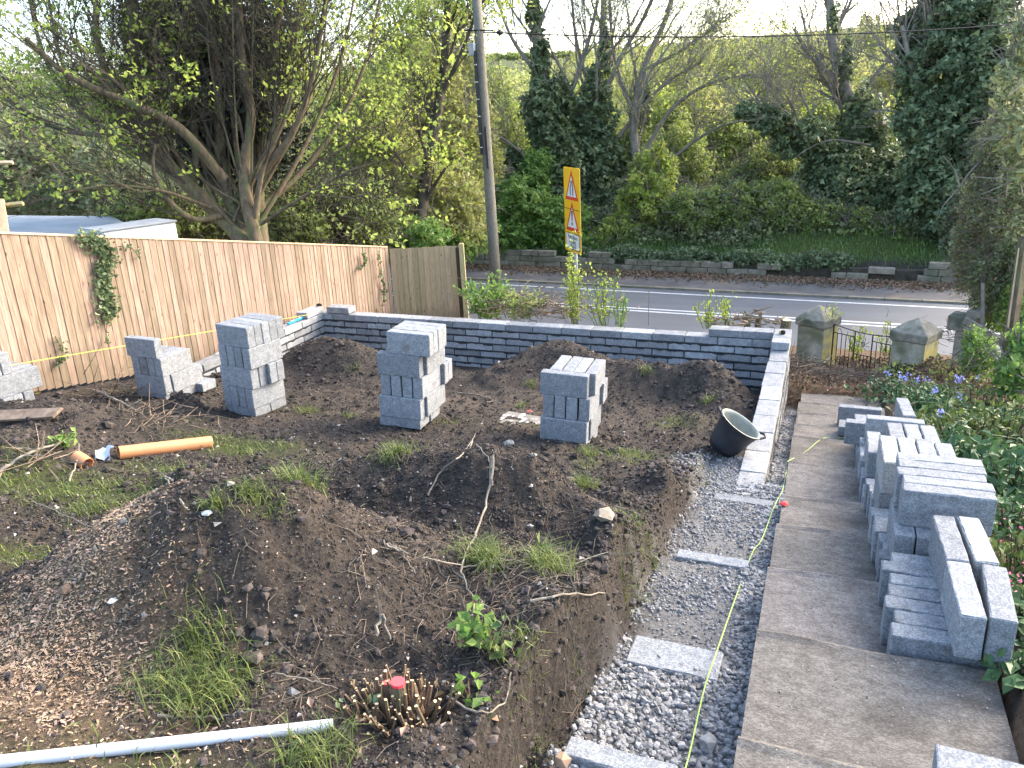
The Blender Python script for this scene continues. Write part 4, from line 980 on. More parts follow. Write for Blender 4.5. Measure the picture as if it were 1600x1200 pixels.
# blue spirit level, tape, string, rag, stump ...
A = atz(452, 508, .02); A = atx(452, 505, LWX-.17); B = atx(487, 491, LWX-.17); A[2] = .018; B[2] = .018
A = atz(450, 507, .02); B = atz(487, 491, .02)
sl_ = thing('spirit_level', 'bright blue level lying on the left block wall', 'tool', tuple((A+B)/2), math.atan2((B-A)[1], (B-A)[0])); Ls = min(1.0, np.linalg.norm(B-A))
m = MB(); m.box((0, 0, .012), (Ls, .05, .024)); m.build('body', 'blue', sl_, bevel=.003)
for k in (-.3, 0, .3): m = MB(); m.box((k*Ls, 0, .026), (.05, .035, .008)); m.build('vial', 'sign_w', sl_)
q = atz(499, 478, .115); tg = thing('line_block', 'small black line block on the left corner block', 'tool', (q[0], q[1], .112), .3)
m = MB(); m.box((0, 0, .02), (.09, .05, .03)); m.build('body', 'cable', tg, bevel=.006); m = MB(); m.box((0, 0, .04), (.04, .02, .012)); m.build('grip', 'iron', tg)
q = atz(1225, 522, .115); tm = thing('tape_measure', 'small yellow and black tape measure on the corner block', 'tool', (q[0], q[1], .112), -.2)
m = MB(); m.box((-.012, 0, .028), (.055, .045, .055)); m.build('case', 'sign_k', tm, bevel=.01); m = MB(); m.box((-.052, 0, .026), (.022, .046, .05)); m.build('side_panel', 'lichen', tm, bevel=.006)
def string(name, label, pts, r, mat):
    pts = np.array(pts); o = thing(name, label, 'string', tuple(pts[0])); MB().tube([tuple(q-pts[0]) for q in pts], r, 4).build('line', mat, o); return o
ys = [atx(x_, y_, LWX+.03) for x_, y_ in ((-10, 575), (195, 541), (480, 492))]
string('string_line', 'taut yellow string line in front of the fence', [ys[0]+(ys[2]-ys[0])*t for t in np.linspace(0, 1, 6)], .0035, 'string_y')
SP = [(1320, 684), (1295, 683), (1280, 688), (1262, 703), (1240, 716), (1230, 722), (1228, 745), (1222, 775), (1215, 788)]
def onpath(px, py):
    q = hit(px, py); 
    v = ray(px, py); t = (-.75-.2*CP[1]-CP[2]+.0)/(v[2]+.2*v[1]); P_ = CP+t*v
    s = -P_[1]; z_ = tread_z(s)+.012; t = (z_-CP[2])/v[2]; return CP+t*v
pts = [onpath(*q) for q in SP[:6]]+[hit(*q)+np.array([0, 0, .05]) for q in SP[6:]]
pts += [hit(1208, 800)+np.array([0, 0, .03]), hit(1190, 850)+np.array([0, 0, .04]), hit(1175, 870)+np.array([0, 0, .03]), hit(1150, 940)+np.array([0, 0, .04]), hit(1122, 1010)+np.array([0, 0, .05])]
q0 = atz(1122, 1012, .50); pts[-1] = q0+np.array([0, 0, .0]); pts += [hit(1100, 1090)+np.array([0, 0, .05]), hit(1075, 1200)+np.array([0, 0, .05]), hit(1060, 1240)+np.array([0, 0, .05])]
string('string_line', 'slack lime green string lying along path and gravel', smooth_path(pts, 5), .0032, 'string')
rr = np.random.default_rng(4)
def rag(px, py, s_, label, lift=.02):
    q = hit(px, py); V, F = lumps(np.zeros((1, 3)), np.array([s_]), rr, .5, .45); o = npobj('red_rag', V, F, 'rag'); o.location = (q[0], q[1], q[2]+lift); tag(o, label, 'rag'); return o
rag(826, 646, .03, 'small red rag between the two stacks'); o = rag(1223, 789, .03, 'small red marker lying at the path edge'); q = onpath(1224, 789); o.location = tuple(q+np.array([0, 0, .01]))
# chalk-marked cover slab
cs = hit(812, 661); mh = thing('cover_slab', 'old cover slab with white mortar marks beside a stack', 'slab', (cs[0], cs[1], cs[2]-.03), rad(-10))
m = MB(); m.box((0, 0, .03), (.5, .36, .07)); m.build('slab', 'manhole', mh, bevel=.006)
rr2 = random.Random(8)
for i in range(6):
    m = MB(); m.box((-.2+.08*i, rr2.uniform(-.08, .1), .0665), (rr2.uniform(.012, .05), rr2.uniform(.05, .22), .003)); m.build('mortar_mark', 'white', mh)

# ------------------------------------------------------------------ vegetation generators
def grow(segs, tips, p, d, L, r, lvl, rng, P):
    n = P['nseg'][lvl]; p = np.array(p, float); d = np.array(d, float); st = L/n; pts = [p]; r1 = r*P.get('end', .45)
    for i in range(n):
        d = d+rng.normal(0, P['wob'][lvl], 3)+np.array([0, 0, P['up'][lvl]]); d /= np.linalg.norm(d)
        q = p+d*st; segs.append((p, q, r+(r1-r)*i/n, r+(r1-r)*(i+1)/n)); p = q; pts.append(p)
    tips.append((p, d, lvl))
    if lvl+1 >= len(P['nseg']): return
    for c in range(P['kids'][lvl]):
        t = rng.uniform(P['from'][lvl], 1.0); k = min(int(t*n), n-1); b = pts[k]+(pts[k+1]-pts[k])*(t*n-k)
        ax = rng.normal(size=3); ax -= d*(ax@d); ax /= np.linalg.norm(ax)+1e-9; a = P['ang'][lvl]*rng.uniform(.6, 1.3)
        dd = d*math.cos(a)+ax*math.sin(a)
        grow(segs, tips, b, dd, L*P['len'][lvl]*rng.uniform(.65, 1.2), max((r+(r1-r)*t)*P['rat'][lvl], P.get('rmin', .004)), lvl+1, rng, P)
def segmesh(segs, n=4):
    A = np.array([s[0] for s in segs]); B = np.array([s[1] for s in segs]); r0 = np.array([s[2] for s in segs]); r1 = np.array([s[3] for s in segs])
    big = r0 > .03; out = []
    if big.any(): out.append(sticks(A[big], B[big]+(B[big]-A[big])*.04, r0[big], r1[big], 7))
    if (~big).any(): out.append(sticks(A[~big], B[~big]+(B[~big]-A[~big])*.06, r0[~big], r1[~big], 3))
    return merge(out)
def smoothflag(o): o.data.polygons.foreach_set('use_smooth', [True]*len(o.data.polygons)); return o
def blob_pts(n, rng, blobs, clump=2.2, thr=.42, seed=0, shell=.55):
    """points through a union of ellipsoids, thinned into clumps; also outward normals"""
    W = np.array([b[3]*b[4]*b[5] for b in blobs])**.67; W /= W.sum()
    out = []; nor = []; need = n; tries = 0
    while need > 0 and tries < 30:
        k = rng.choice(len(blobs), size=need*2, p=W); B = np.array(blobs)[k]
        D = rng.normal(size=(len(k), 3)); D /= np.linalg.norm(D, axis=1)[:, None]
        R = (shell+(1-shell)*rng.random(len(k))**.6)[:, None]
        bump_ = (1+.22*np.sin(D[:, :1]*7+B[:, :1]*3)*np.sin(D[:, 2:3]*6+B[:, 1:2]*2)+.12*np.sin(D[:, 1:2]*13+D[:, 2:3]*11))
        Pp = B[:, :3]+D*R*bump_*B[:, 3:6]
        v = .5*vnoise(Pp[:, 0]*clump+Pp[:, 2]*.7*clump, Pp[:, 1]*clump-Pp[:, 2]*.6*clump+11, seed)+.5*vnoise(Pp[:, 0]*clump*2.1-Pp[:, 2]*clump, Pp[:, 1]*clump*2+Pp[:, 2]*clump*1.9, seed+5)
        ok = v > thr-.15*rng.random(len(k)); out.append(Pp[ok][:need]); nor.append(D[ok][:need]); need -= len(out[-1]); tries += 1
    return np.concatenate(out), np.concatenate(nor)
def crown(name, blobs, n, size, mat, parent, seed, clump=2.2, thr=.42, up=.5, aspect=.62, shell=.5, far=False):
    rng = np.random.default_rng(seed); C, N = blob_pts(n, rng, blobs, clump, thr, seed, shell)
    V, F = (leaves_far if far else leaves)(C, size, rng, up=up, aspect=aspect, nrm=N*1.2); return npobj(name, V, F, mat, parent)
def twigs_in(blobs, n, L, r, mat, parent, seed, name='twigs', up=.4):
    rng = np.random.default_rng(seed); C, N = blob_pts(n, rng, blobs, 1.5, .0, seed, .2)
    D = rng.normal(size=(n, 3))+N*.6+np.array([0, 0, up]); D /= np.linalg.norm(D, axis=1)[:, None]; l = rng.uniform(.5, 1.3, n)[:, None]*L
    return tag(npobj(name, *sticks(C, C+D*l, r, r*.35), mat, parent), kind='stuff')
def pxb(px, py, d, rx, ry, rz=None):
    """ellipsoid: picture point at distance d, half sizes in picture pixels across and up"""
    c = atd(px, py, d); k = d/FPX; return (c[0], c[1], c[2], rx*k, rz if rz is not None else rx*k*.8, ry*k)
def bush(name, label, cat, blobs, n, size, mat, seed, twig=0, tl=.5, tmat='twig_grey', group=None, **kw):
    b = np.array(blobs); c = b[:, :3].mean(0); zb = float(G0(np.array([c[0]]), np.array([c[1]]))[0])
    t = thing(name, label, cat, (c[0], c[1], zb), group=group); off = np.array([c[0], c[1], zb, 0, 0, 0]); bl = [tuple(np.array(x)-off) for x in blobs]
    crown('leaves', bl, n, size, mat, t, seed, far=np.linalg.norm(c-CP) > 19, **kw)
    if twig: twigs_in(bl, twig, tl, .012, tmat, t, seed+1)
    return t
def tree_px(name, label, stems, d, seed, P=None, r0=.12, nleaf=0, lsize=.08, lmat='leaf_spring', bmat='bark', spread=.25, twigL=.5, nt=2, jd=.6, twr=.006, group=None, cluster=0, lbmat=None):
    """stems: polylines in picture points with distance offset (px, py, dd); limbs grow off them"""
    rng = np.random.default_rng(seed); base = atd(stems[0][0][0], stems[0][0][1], d+stems[0][0][2]); t = thing(name, label, 'tree', tuple(base), group=group)
    trunk = MB(); segs = []; tips = []
    for st in stems:
        pts = smooth_path([atd(x, y, d+q) for x, y, q in [s_[:3] for s_ in st]], 5)-base; rr = st[0][3] if len(st[0]) > 3 else r0
        R = np.linspace(rr, rr*.35, len(pts)); trunk.tube([tuple(q) for q in pts], list(R), 9, False)
        if P:
            for k in range(P['stemkids']):
                tt = rng.uniform(P.get('stemfrom', .3), 1); i = min(int(tt*(len(pts)-1)), len(pts)-2); dd = pts[i+1]-pts[i]; dd /= np.linalg.norm(dd)
                ax = rng.normal(size=3); ax -= dd*(ax@dd); ax /= np.linalg.norm(ax); a = P['ang0']*rng.uniform(.5, 1.3)
                grow(segs, tips, pts[i], dd*math.cos(a)+ax*math.sin(a), P['L']*rng.uniform(.6, 1.3), max(R[i]*.4, .012), 0, rng, P)
    smoothflag(trunk.build('trunk', bmat, t))
    if segs: npobj('limbs', *segmesh(segs), lbmat or bmat, t)
    if nleaf and tips and cluster:
        T = np.array([x[0] for x in tips if x[2] >= len(P['nseg'])-2]); hr = np.hypot(T[:, 0], T[:, 1]); w_ = np.clip((hr-.5)/1.6, .04, 1)*np.where(T[:, 2] < 3.2, 1.5, .8); k = rng.choice(len(T), nleaf//cluster, p=w_/w_.sum()); C = np.repeat(T[k], cluster, 0)+rng.normal(0, spread, (len(k)*cluster, 3))*np.array([1, 1, .5])
        npobj('crown', *leaves(C, lsize, rng, up=.8, aspect=.75), lmat, t)
    elif nleaf and tips:
        T = np.array([x[0] for x in tips if x[2] >= len(P['nseg'])-2]); k = rng.integers(0, len(T), nleaf); C = T[k]+rng.normal(0, spread, (nleaf, 3))*np.array([1, 1, .7])
        npobj('crown', *leaves(C, lsize, rng, up=.6, aspect=.7), lmat, t)
    return t

# ------------------------------------------------------------------ big many-stemmed tree behind the fence
PB_ = dict(nseg=(5, 4, 3, 2), wob=(.10, .14, .18, .2), up=(.10, .06, .02, 0.), kids=(5, 3, 3), ang=(.55, .6, .7), len=(.62, .62, .6), rat=(.5, .55, .6), rmin=.0045, stemkids=6, ang0=.55, L=1.8, stemfrom=.25)
PB_['from'] = (.15, .2, .2)
ST = [[(395, 392, .0, .165), (352, 345, .1), (310, 305, -.1), (262, 255, -.3), (228, 190, -.4), (212, 120, -.5), (206, 50, -.6), (200, -60, -.7)],
      [(398, 392, .1, .14), (362, 320, .2), (347, 262, .3), (343, 190, .2), (338, 110, .1), (330, 20, .1), (325, -60, .1)],
      [(404, 392, -.1, .13), (385, 310, -.2), (382, 255, -.2), (392, 180, -.2), (378, 90, -.3), (372, -10, -.4), (370, -70, -.4)],
      [(408, 392, .3, .17), (400, 300, .4), (395, 230, .5), (412, 150, .6), (432, 60, .7), (440, -60, .8)],
      [(345, 338, -.1, .06), (302, 342, -.5), (262, 310, -.8), (240, 265, -1.0), (243, 225, -1.1)],
      [(300, 298, 0, .08), (306, 230, .2), (300, 150, .3), (308, 80, .2), (296, 0, .2), (290, -60, .2)],
      [(262, 255, -.2, .085), (205, 190, -.5), (165, 110, -.8), (150, 40, -1.0), (150, -60, -1.2)],
      [(400, 300, .2, .08), (430, 250, .2), (432, 180, .1), (428, 90, 0), (440, 0, 0), (445, -60, 0)],
      [(385, 280, .3, .07), (388, 200, .6), (350, 120, .8), (300, 40, 1.), (280, -60, 1.2)],
      [(402, 280, -.2, .065), (450, 220, -.5), (480, 150, -.7), (500, 60, -.9), (515, -50, -1.1)],
      [(400, 330, .4, .07), (470, 270, .8), (530, 190, 1.1), (570, 100, 1.4), (600, -30, 1.6)],
      [(350, 280, -.3, .1), (280, 200, -1.0), (200, 160, -1.4), (110, 120, -1.8), (40, 60, -2.2)],
      [(360, 310, .5, .1), (280, 250, 1.), (180, 215, 1.4), (90, 200, 1.8), (0, 150, 2.2)],
      [(300, 296, .2, .08), (220, 240, .3), (130, 180, .5), (70, 90, .8), (40, -30, 1.)],
      [(400, 300, .8, .1), (440, 150, 1.2), (470, 20, 1.5), (480, -60, 1.6)],
      [(330, 280, .8, .1), (280, 150, 1.2), (250, 30, 1.5), (245, -60, 1.6)],
      [(388, 340, .9, .1), (370, 200, 1.3), (400, 60, 1.6), (410, -60, 1.8)],
      [(392, 330, .0, .06), (372, 250, .2), (360, 150, .3), (352, 60, .3), (350, -60, .3)], [(396, 330, .3, .06), (408, 230, .4), (404, 130, .5), (398, 40, .6), (395, -60, .7)],
      [(398, 340, -.2, .055), (412, 260, -.4), (450, 170, -.5), (462, 80, -.6), (470, -50, -.6)], [(350, 300, .2, .055), (325, 220, .4), (318, 130, .5), (312, 40, .5), (310, -60, .5)],
      [(300, 295, -.1, .05), (262, 210, -.2), (248, 130, -.3), (240, 50, -.3), (236, -60, -.3)], [(404, 350, .2, .05), (470, 240, .4), (520, 130, .6), (545, 40, .8), (560, -50, 1)], [(280, 270, -.2, .05), (190, 230, -.5), (120, 160, -.7), (90, 70, -.9), (70, -40, -1)],
      [(330, 325, -.2, .035), (260, 300, -.9), (180, 290, -1.4), (100, 300, -1.8)], [(408, 350, -.2, .035), (470, 310, -.8), (540, 270, -1.2), (600, 250, -1.5)]]
_r = random.Random(77)
for k in range(22):
    xt = 90+k*20+_r.uniform(-12, 12); xb = 372+_r.uniform(-26, 34); dd = _r.uniform(-.9, 1.0); xm = xb+(xt-xb)*.62
    ST.append([(xb, 345+_r.uniform(-30, 15), dd*.1, _r.uniform(.022, .04)), ((xb+xm)/2, 270+_r.uniform(-15, 15), dd*.4), (xm, 190+_r.uniform(-25, 25), dd*.7), (xt+(xm-xt)*.25, 90, dd*.9), (xt+_r.uniform(-10, 10), -60, dd)])
bt = tree_px('multi_stemmed_tree', 'big many-stemmed tree with sparse fresh leaves behind the fence', ST, 14.6, 7, PB_, .06, 17000, .085, 'leaf_spring', spread=.11, cluster=9, lbmat='bark_dark')
# dark evergreen climber in the heart of it
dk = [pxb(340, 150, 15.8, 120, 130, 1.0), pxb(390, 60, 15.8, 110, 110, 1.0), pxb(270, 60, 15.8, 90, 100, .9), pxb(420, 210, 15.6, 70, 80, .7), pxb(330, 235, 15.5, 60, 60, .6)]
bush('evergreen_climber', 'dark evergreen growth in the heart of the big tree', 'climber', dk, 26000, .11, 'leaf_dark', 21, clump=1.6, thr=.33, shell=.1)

# ------------------------------------------------------------------ background trees, hedges and bushes beyond fence and road
bush('hedge', 'grey-green hedge mass far left behind the shed', 'hedge', [pxb(60, 260, 24, 150, 95, 2.5), pxb(200, 280, 23, 120, 80, 2.), pxb(-40, 200, 26, 140, 120, 3), pxb(150, 190, 28, 200, 80, 3)], 42000, .13, 'leaf_bramble', 31, twig=5000, tl=.8, clump=1.2, thr=.3)
bush('hedge', 'bright green bush low behind the fence by the big trunk', 'bush', [pxb(240, 340, 17, 90, 45, 1.), pxb(480, 350, 18, 90, 50, 1.2), pxb(560, 340, 19, 70, 60, 1.2), pxb(330, 355, 18, 60, 40, 1), pxb(430, 300, 19, 60, 40, 1.2)], 15000, .085, 'leaf_mid', 32, twig=3500, tl=.6, tmat='bark_dark', clump=2.2, thr=.46, shell=.2)
PH = dict(nseg=(4, 3, 3, 2), wob=(.1, .15, .2, .2), up=(.08, .05, .0, 0.), kids=(5, 4, 3), ang=(.55, .65, .7), len=(.6, .6, .6), rat=(.5, .5, .6), rmin=.006, stemkids=9, ang0=.65, L=1.7, stemfrom=.15); PH['from'] = (.15, .2, .2)
tree_px('leaning_tree', 'slender leaning tree with yellow-green leaves left of the pole', [[(648, 400, 0, .2), (662, 300, 0), (680, 200, 0), (694, 100, 0), (700, 0, 0), (702, -50, 0)], [(690, 150, 0, .07), (730, 60, -.5), (760, -30, -.8)], [(680, 200, 0, .07), (640, 100, .3), (610, 10, .5)], [(660, 300, 0, .06), (620, 240, -.4), (590, 170, -.8)]], 22, 41, PH, .1, 9000, .11, 'leaf_spring', 'bark_dark', spread=.35)
bush('bush', 'yellow-green leafy thicket between big tree and utility pole', 'bush', [pxb(610, 300, 23, 80, 90, 1.5), pxb(690, 330, 24, 70, 70, 1.5), pxb(560, 220, 24, 80, 100, 1.5), pxb(720, 230, 27, 60, 90, 1.8), pxb(640, 150, 27, 90, 90, 2), pxb(690, 60, 28, 60, 70, 1.5)], 42000, .12, 'leaf_olive', 42, twig=5000, tl=.8, clump=1.3, thr=.46)
bush('bush', 'bright green shrubs along the foot of the greenish fence panel', 'bush', [pxb(640, 372, 21, 60, 30, .8), pxb(740, 360, 26, 40, 40, 1.), pxb(700, 385, 24, 40, 25, 1)], 12000, .10, 'leaf_green', 43, clump=1.8, thr=.4)

PT = dict(nseg=(5, 4, 3, 2), wob=(.10, .14, .18, .2), up=(.06, .03, .0, 0.), kids=(6, 5, 3), ang=(.5, .6, .7), len=(.62, .6, .55), rat=(.5, .5, .6), rmin=.007, stemkids=8, ang0=.55, L=2.8, stemfrom=.35); PT['from'] = (.15, .15, .2)
def ivy_tree(label, stems, d, seed, ivy, nivy, isz=.15, nleaf=0, **k):
    t = tree_px('ivy_clad_tree', label, stems, d, seed, PT, .16, nleaf, .11, 'leaf_olive', 'twig_grey', spread=.4, **k)
    o = np.array([*t.location, 0, 0, 0]); crown('ivy', [tuple(np.array(b)-o) for b in ivy], nivy, isz, 'leaf_ivy', t, seed+3, clump=1.5, thr=.43, shell=.45, far=True, up=.7, aspect=.85); return t
ivy_tree('tall ivy-clad tree right behind the utility pole', [[(880, 420, 0, .3), (872, 330, 0), (862, 230, 0), (848, 120, 0), (836, 20, 0), (830, -60, 0)], [(862, 210, 0, .12), (905, 110, .3), (930, 20, .5), (940, -50, .6)], [(850, 130, 0, .1), (800, 60, -.4), (770, -20, -.8)], [(870, 300, 0, .08), (810, 235, -.6), (760, 200, -1)]], 31, 51,
         [pxb(880, 310, 31, 40, 80, 1.), pxb(858, 215, 31, 30, 60, .9), pxb(872, 160, 31, 16, 40, .5), pxb(845, 110, 31, 14, 55, .5), pxb(838, 180, 30.7, 16, 22, .5), pxb(895, 235, 30.8, 16, 30, .5), pxb(835, 40, 31, 12, 40, .4), pxb(855, 165, 31, 42, 40, .9), pxb(780, 330, 31, 30, 70, .8), pxb(800, 270, 31, 22, 40, .6)], 21000)
ivy_tree('ivy-clad tree with pointed ivy cone above the road sign', [[(945, 420, 0, .28), (938, 320, 0), (930, 220, 0), (925, 150, 0), (940, 70, .1), (945, -60, .2)], [(930, 180, 0, .12), (970, 90, -.3), (1010, 20, -.6), (1040, -50, -.8)], [(925, 150, 0, .10), (900, 60, .3), (890, -50, .5)], [(938, 260, 0, .1), (985, 190, -.4), (1040, 130, -.8), (1100, 95, -1.2)]], 31.5, 52,
         [pxb(930, 195, 31.5, 32, 60, .9), pxb(928, 140, 31.5, 16, 35, .5), pxb(938, 270, 31.5, 36, 60, .9), pxb(945, 90, 31.5, 9, 60, .3), pxb(1003, 165, 31.5, 14, 36, .4), pxb(952, 340, 31, 46, 60, 1.)], 15000)
tree_px('bare_tree', 'bare spreading tree with fine twigs right of the road sign', [[(1005, 410, 0, .22), (1000, 300, 0), (990, 200, 0), (1005, 110, 0), (1040, 30, 0), (1060, -50, 0)], [(1000, 250, 0, .1), (1050, 170, -.5), (1110, 130, -1), (1180, 115, -1.4)], [(992, 180, 0, .09), (960, 90, .4), (950, -40, .8)], [(1005, 110, 0, .08), (1080, 70, -.4), (1140, 20, -.8)], [(1000, 300, 0, .08), (1060, 240, -.5), (1120, 200, -1), (1180, 185, -1.5)]], 31, 53, PT, .1, 9000, .10, 'leaf_spring', 'twig_grey', spread=.4)
ivy_tree('broad ivy-smothered leaning tree right of centre beyond the road', [[(1400, 410, 0, .34), (1375, 310, 0), (1345, 210, 0), (1318, 130, 0), (1300, 60, 0), (1296, -50, 0)], [(1375, 300, 0, .2), (1300, 245, -.4), (1240, 205, -.7), (1185, 175, -1.)], [(1330, 170, 0, .1), (1390, 90, -.3), (1430, 60, -.5)], [(1318, 130, 0, .09), (1270, 80, .3), (1250, 10, .5)], [(1300, 60, 0, .07), (1330, 0, .2), (1340, -50, .3)]], 28, 54,
         [pxb(1345, 200, 28, 42, 60, 1.), pxb(1318, 110, 28, 15, 50, .5), pxb(1302, 50, 28, 8, 40, .3), pxb(1380, 300, 28, 62, 80, 1.4), pxb(1310, 265, 27.4, 56, 44, 1.1), pxb(1250, 215, 27.2, 46, 32, .9), pxb(1200, 185, 27, 34, 22, .6), pxb(1165, 172, 26.9, 20, 14, .4), pxb(1330, 330, 27.2, 66, 60, 1.3), pxb(1430, 330, 26.6, 66, 84, 1.5), pxb(1370, 390, 26, 70, 30, 1.1), pxb(1300, 330, 27, 40, 60, 1.)], 48000, .125)
ivy_tree('huge dark ivy-covered tree at the upper right', [[(1490, 420, 0, .36), (1480, 300, 0), (1478, 180, 0), (1490, 60, 0), (1500, -60, 0)], [(1478, 200, 0, .14), (1430, 120, -.4), (1410, 40, -.6)], [(1480, 240, 0, .12), (1540, 150, -.5), (1570, 40, -.8)]], 24, 55,
         [pxb(1470, 120, 24, 62, 90, 1.5), pxb(1500, 30, 24, 80, 80, 1.6), pxb(1480, 220, 24, 70, 90, 1.5), pxb(1540, 150, 23, 50, 110, 1.3), pxb(1500, 330, 24, 70, 80, 1.5), pxb(1450, 300, 24, 40, 60, 1.), pxb(1440, 190, 23.6, 30, 40, .7), pxb(1520, 260, 23.4, 40, 50, .9), pxb(1430, 60, 24, 26, 36, .7)], 60000, .125)
bush('bush', 'rounded bright green bush below the ivy tree behind the pole', 'bush', [pxb(820, 320, 29.5, 44, 50, 1.2), pxb(870, 345, 29, 50, 40, 1.2), pxb(800, 375, 29, 40, 30, 1.), pxb(900, 380, 28.6, 40, 22, .9), pxb(840, 265, 30, 26, 30, .8)], 21000, .12, 'leaf_green', 61, clump=1.6, thr=.38)
bush('bush', 'vivid yellow-green bush right of the road sign', 'bush', [pxb(1010, 330, 29, 50, 60, 1.3), pxb(965, 370, 28.6, 40, 36, 1.), pxb(1050, 370, 28.6, 40, 36, 1.), pxb(1020, 270, 29.5, 36, 40, 1.)], 17000, .12, 'leaf_spring', 62, clump=1.6, thr=.44, twig=1200, tl=.7)
bush('bush', 'tall green shrub between the ivy trees above the sign', 'bush', [pxb(985, 250, 32, 40, 50, 1.), pxb(900, 250, 33, 30, 70, 1.), pxb(1060, 260, 33, 50, 70, 1.4), pxb(770, 250, 33, 50, 90, 1.4), pxb(740, 160, 36, 60, 60, 2)], 26000, .13, 'leaf_mid', 63, clump=1.4, thr=.42, twig=2500, tl=.9)
bush('bramble', 'dark bramble mound on the bank beyond the road', 'bramble', [pxb(1150, 360, 27.6, 60, 34, 1.2), pxb(1210, 365, 27.4, 60, 36, 1.2), pxb(1100, 385, 27.4, 46, 24, 1.), pxb(1270, 375, 27, 50, 30, 1.), pxb(1180, 395, 27, 80, 18, 1.), pxb(1330, 390, 26.6, 60, 24, 1.), pxb(1080, 350, 28, 50, 40, 1.2), pxb(1240, 335, 28, 50, 40, 1.2), pxb(1300, 350, 27.5, 50, 45, 1.1), pxb(1400, 395, 26, 60, 24, .9)], 40000, .10, 'leaf_bramble', 64, clump=1.9, thr=.34, twig=2500, tl=.5, tmat='dry_vine')
bush('bush', 'pale rounded hawthorn bush above the bramble mound', 'bush', [pxb(1195, 275, 31, 52, 46, 1.4), pxb(1150, 300, 31, 40, 36, 1.1), pxb(1240, 300, 31, 36, 36, 1.)], 15000, .10, 'leaf_mid', 65, clump=1.6, thr=.38, twig=2200, tl=.7)
bush('bush', 'pale olive thicket on the slope behind the bare tree', 'bush', [pxb(1100, 220, 38, 90, 90, 3), pxb(1200, 180, 42, 90, 80, 3), pxb(1280, 140, 46, 80, 70, 3), pxb(1180, 230, 38, 80, 60, 3), pxb(1060, 150, 44, 60, 60, 3)], 36000, .17, 'leaf_olive', 66, clump=.9, thr=.44, twig=6000, tl=1.1)
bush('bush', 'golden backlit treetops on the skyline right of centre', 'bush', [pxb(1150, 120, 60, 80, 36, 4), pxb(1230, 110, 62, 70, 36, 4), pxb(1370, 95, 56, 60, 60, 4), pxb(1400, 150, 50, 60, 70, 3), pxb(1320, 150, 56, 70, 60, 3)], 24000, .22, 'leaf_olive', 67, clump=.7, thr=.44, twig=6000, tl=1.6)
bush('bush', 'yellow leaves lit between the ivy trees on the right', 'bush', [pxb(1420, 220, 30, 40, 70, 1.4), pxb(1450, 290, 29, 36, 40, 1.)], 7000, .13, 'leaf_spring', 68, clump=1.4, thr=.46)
bush('bush', 'bright yellow-green woodland edge behind the ivy trees, centre', 'bush', [pxb(760, 300, 36, 60, 70, 2), pxb(830, 230, 38, 70, 70, 2), pxb(900, 200, 38, 60, 60, 2), pxb(980, 300, 35, 60, 70, 2), pxb(1050, 200, 38, 60, 60, 2), pxb(1100, 300, 35, 70, 60, 2), pxb(920, 320, 35, 60, 60, 1.6), pxb(720, 200, 36, 50, 60, 2)], 42000, .15, 'leaf_spring', 601, clump=1.1, thr=.42, twig=3000, tl=.9)
bush('bush', 'light green woodland edge rising behind the leaning ivy tree', 'bush', [pxb(1150, 240, 36, 60, 60, 2), pxb(1220, 250, 35, 60, 60, 2), pxb(1290, 200, 36, 60, 60, 2), pxb(1260, 320, 33, 60, 50, 1.6), pxb(1180, 330, 33, 60, 40, 1.6), pxb(1340, 260, 34, 50, 60, 1.6), pxb(1100, 180, 40, 60, 50, 2), pxb(1200, 160, 44, 70, 40, 2), pxb(1400, 230, 33, 50, 70, 1.5)], 42000, .15, 'leaf_mid', 602, clump=1.1, thr=.40, twig=3500, tl=.9)
wood = []
for k in range(34):
    px = 380+k*34; wood.append(pxb(px, 150+40*math.sin(k*1.7)+(20 if px < 900 else 0)+(-15 if px > 1200 else 0), 70+10*math.sin(k*2.3), 80, 50+14*math.sin(k*3.1), 5))
for k in range(26): wood.append(pxb(900+k*24+10*math.sin(k*5.1), 100+18*math.sin(k*2.9)+(k*1.0), 64+8*math.sin(k*1.3), 24+12*math.sin(k*4.1), 26+16*math.sin(k*3.3), 3))
for k in range(16): wood.append(pxb(500+k*70, 240, 44+4*math.sin(k*2.1), 90, 80, 3))
for k in range(14): wood.append(pxb(520+k*75, 330, 36, 70, 50, 1.5))
for k in range(8): wood.append(pxb(-150+k*95, 210, 46+5*math.sin(k*2.1), 110, 90, 4))
rngw = np.random.default_rng(70)
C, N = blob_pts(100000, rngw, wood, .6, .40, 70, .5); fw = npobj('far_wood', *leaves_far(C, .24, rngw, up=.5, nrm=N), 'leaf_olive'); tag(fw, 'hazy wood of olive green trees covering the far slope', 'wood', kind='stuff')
# hedge lines on the far field
for i, (x0, y0, x1, y1, d_) in enumerate([(700, 128, 900, 122, 150), (690, 92, 910, 84, 230)]):
    bl = [pxb(x0+(x1-x0)*t, y0+(y1-y0)*t, d_, 16, 5, 3) for t in np.linspace(0, 1, 9)]
    bush('field_hedge', ['near hedge line crossing the far green field', 'far hedge line on the crest of the green field'][i], 'hedge', bl, 2500, .9, 'leaf_mid', 75+i, clump=.3, thr=.2)

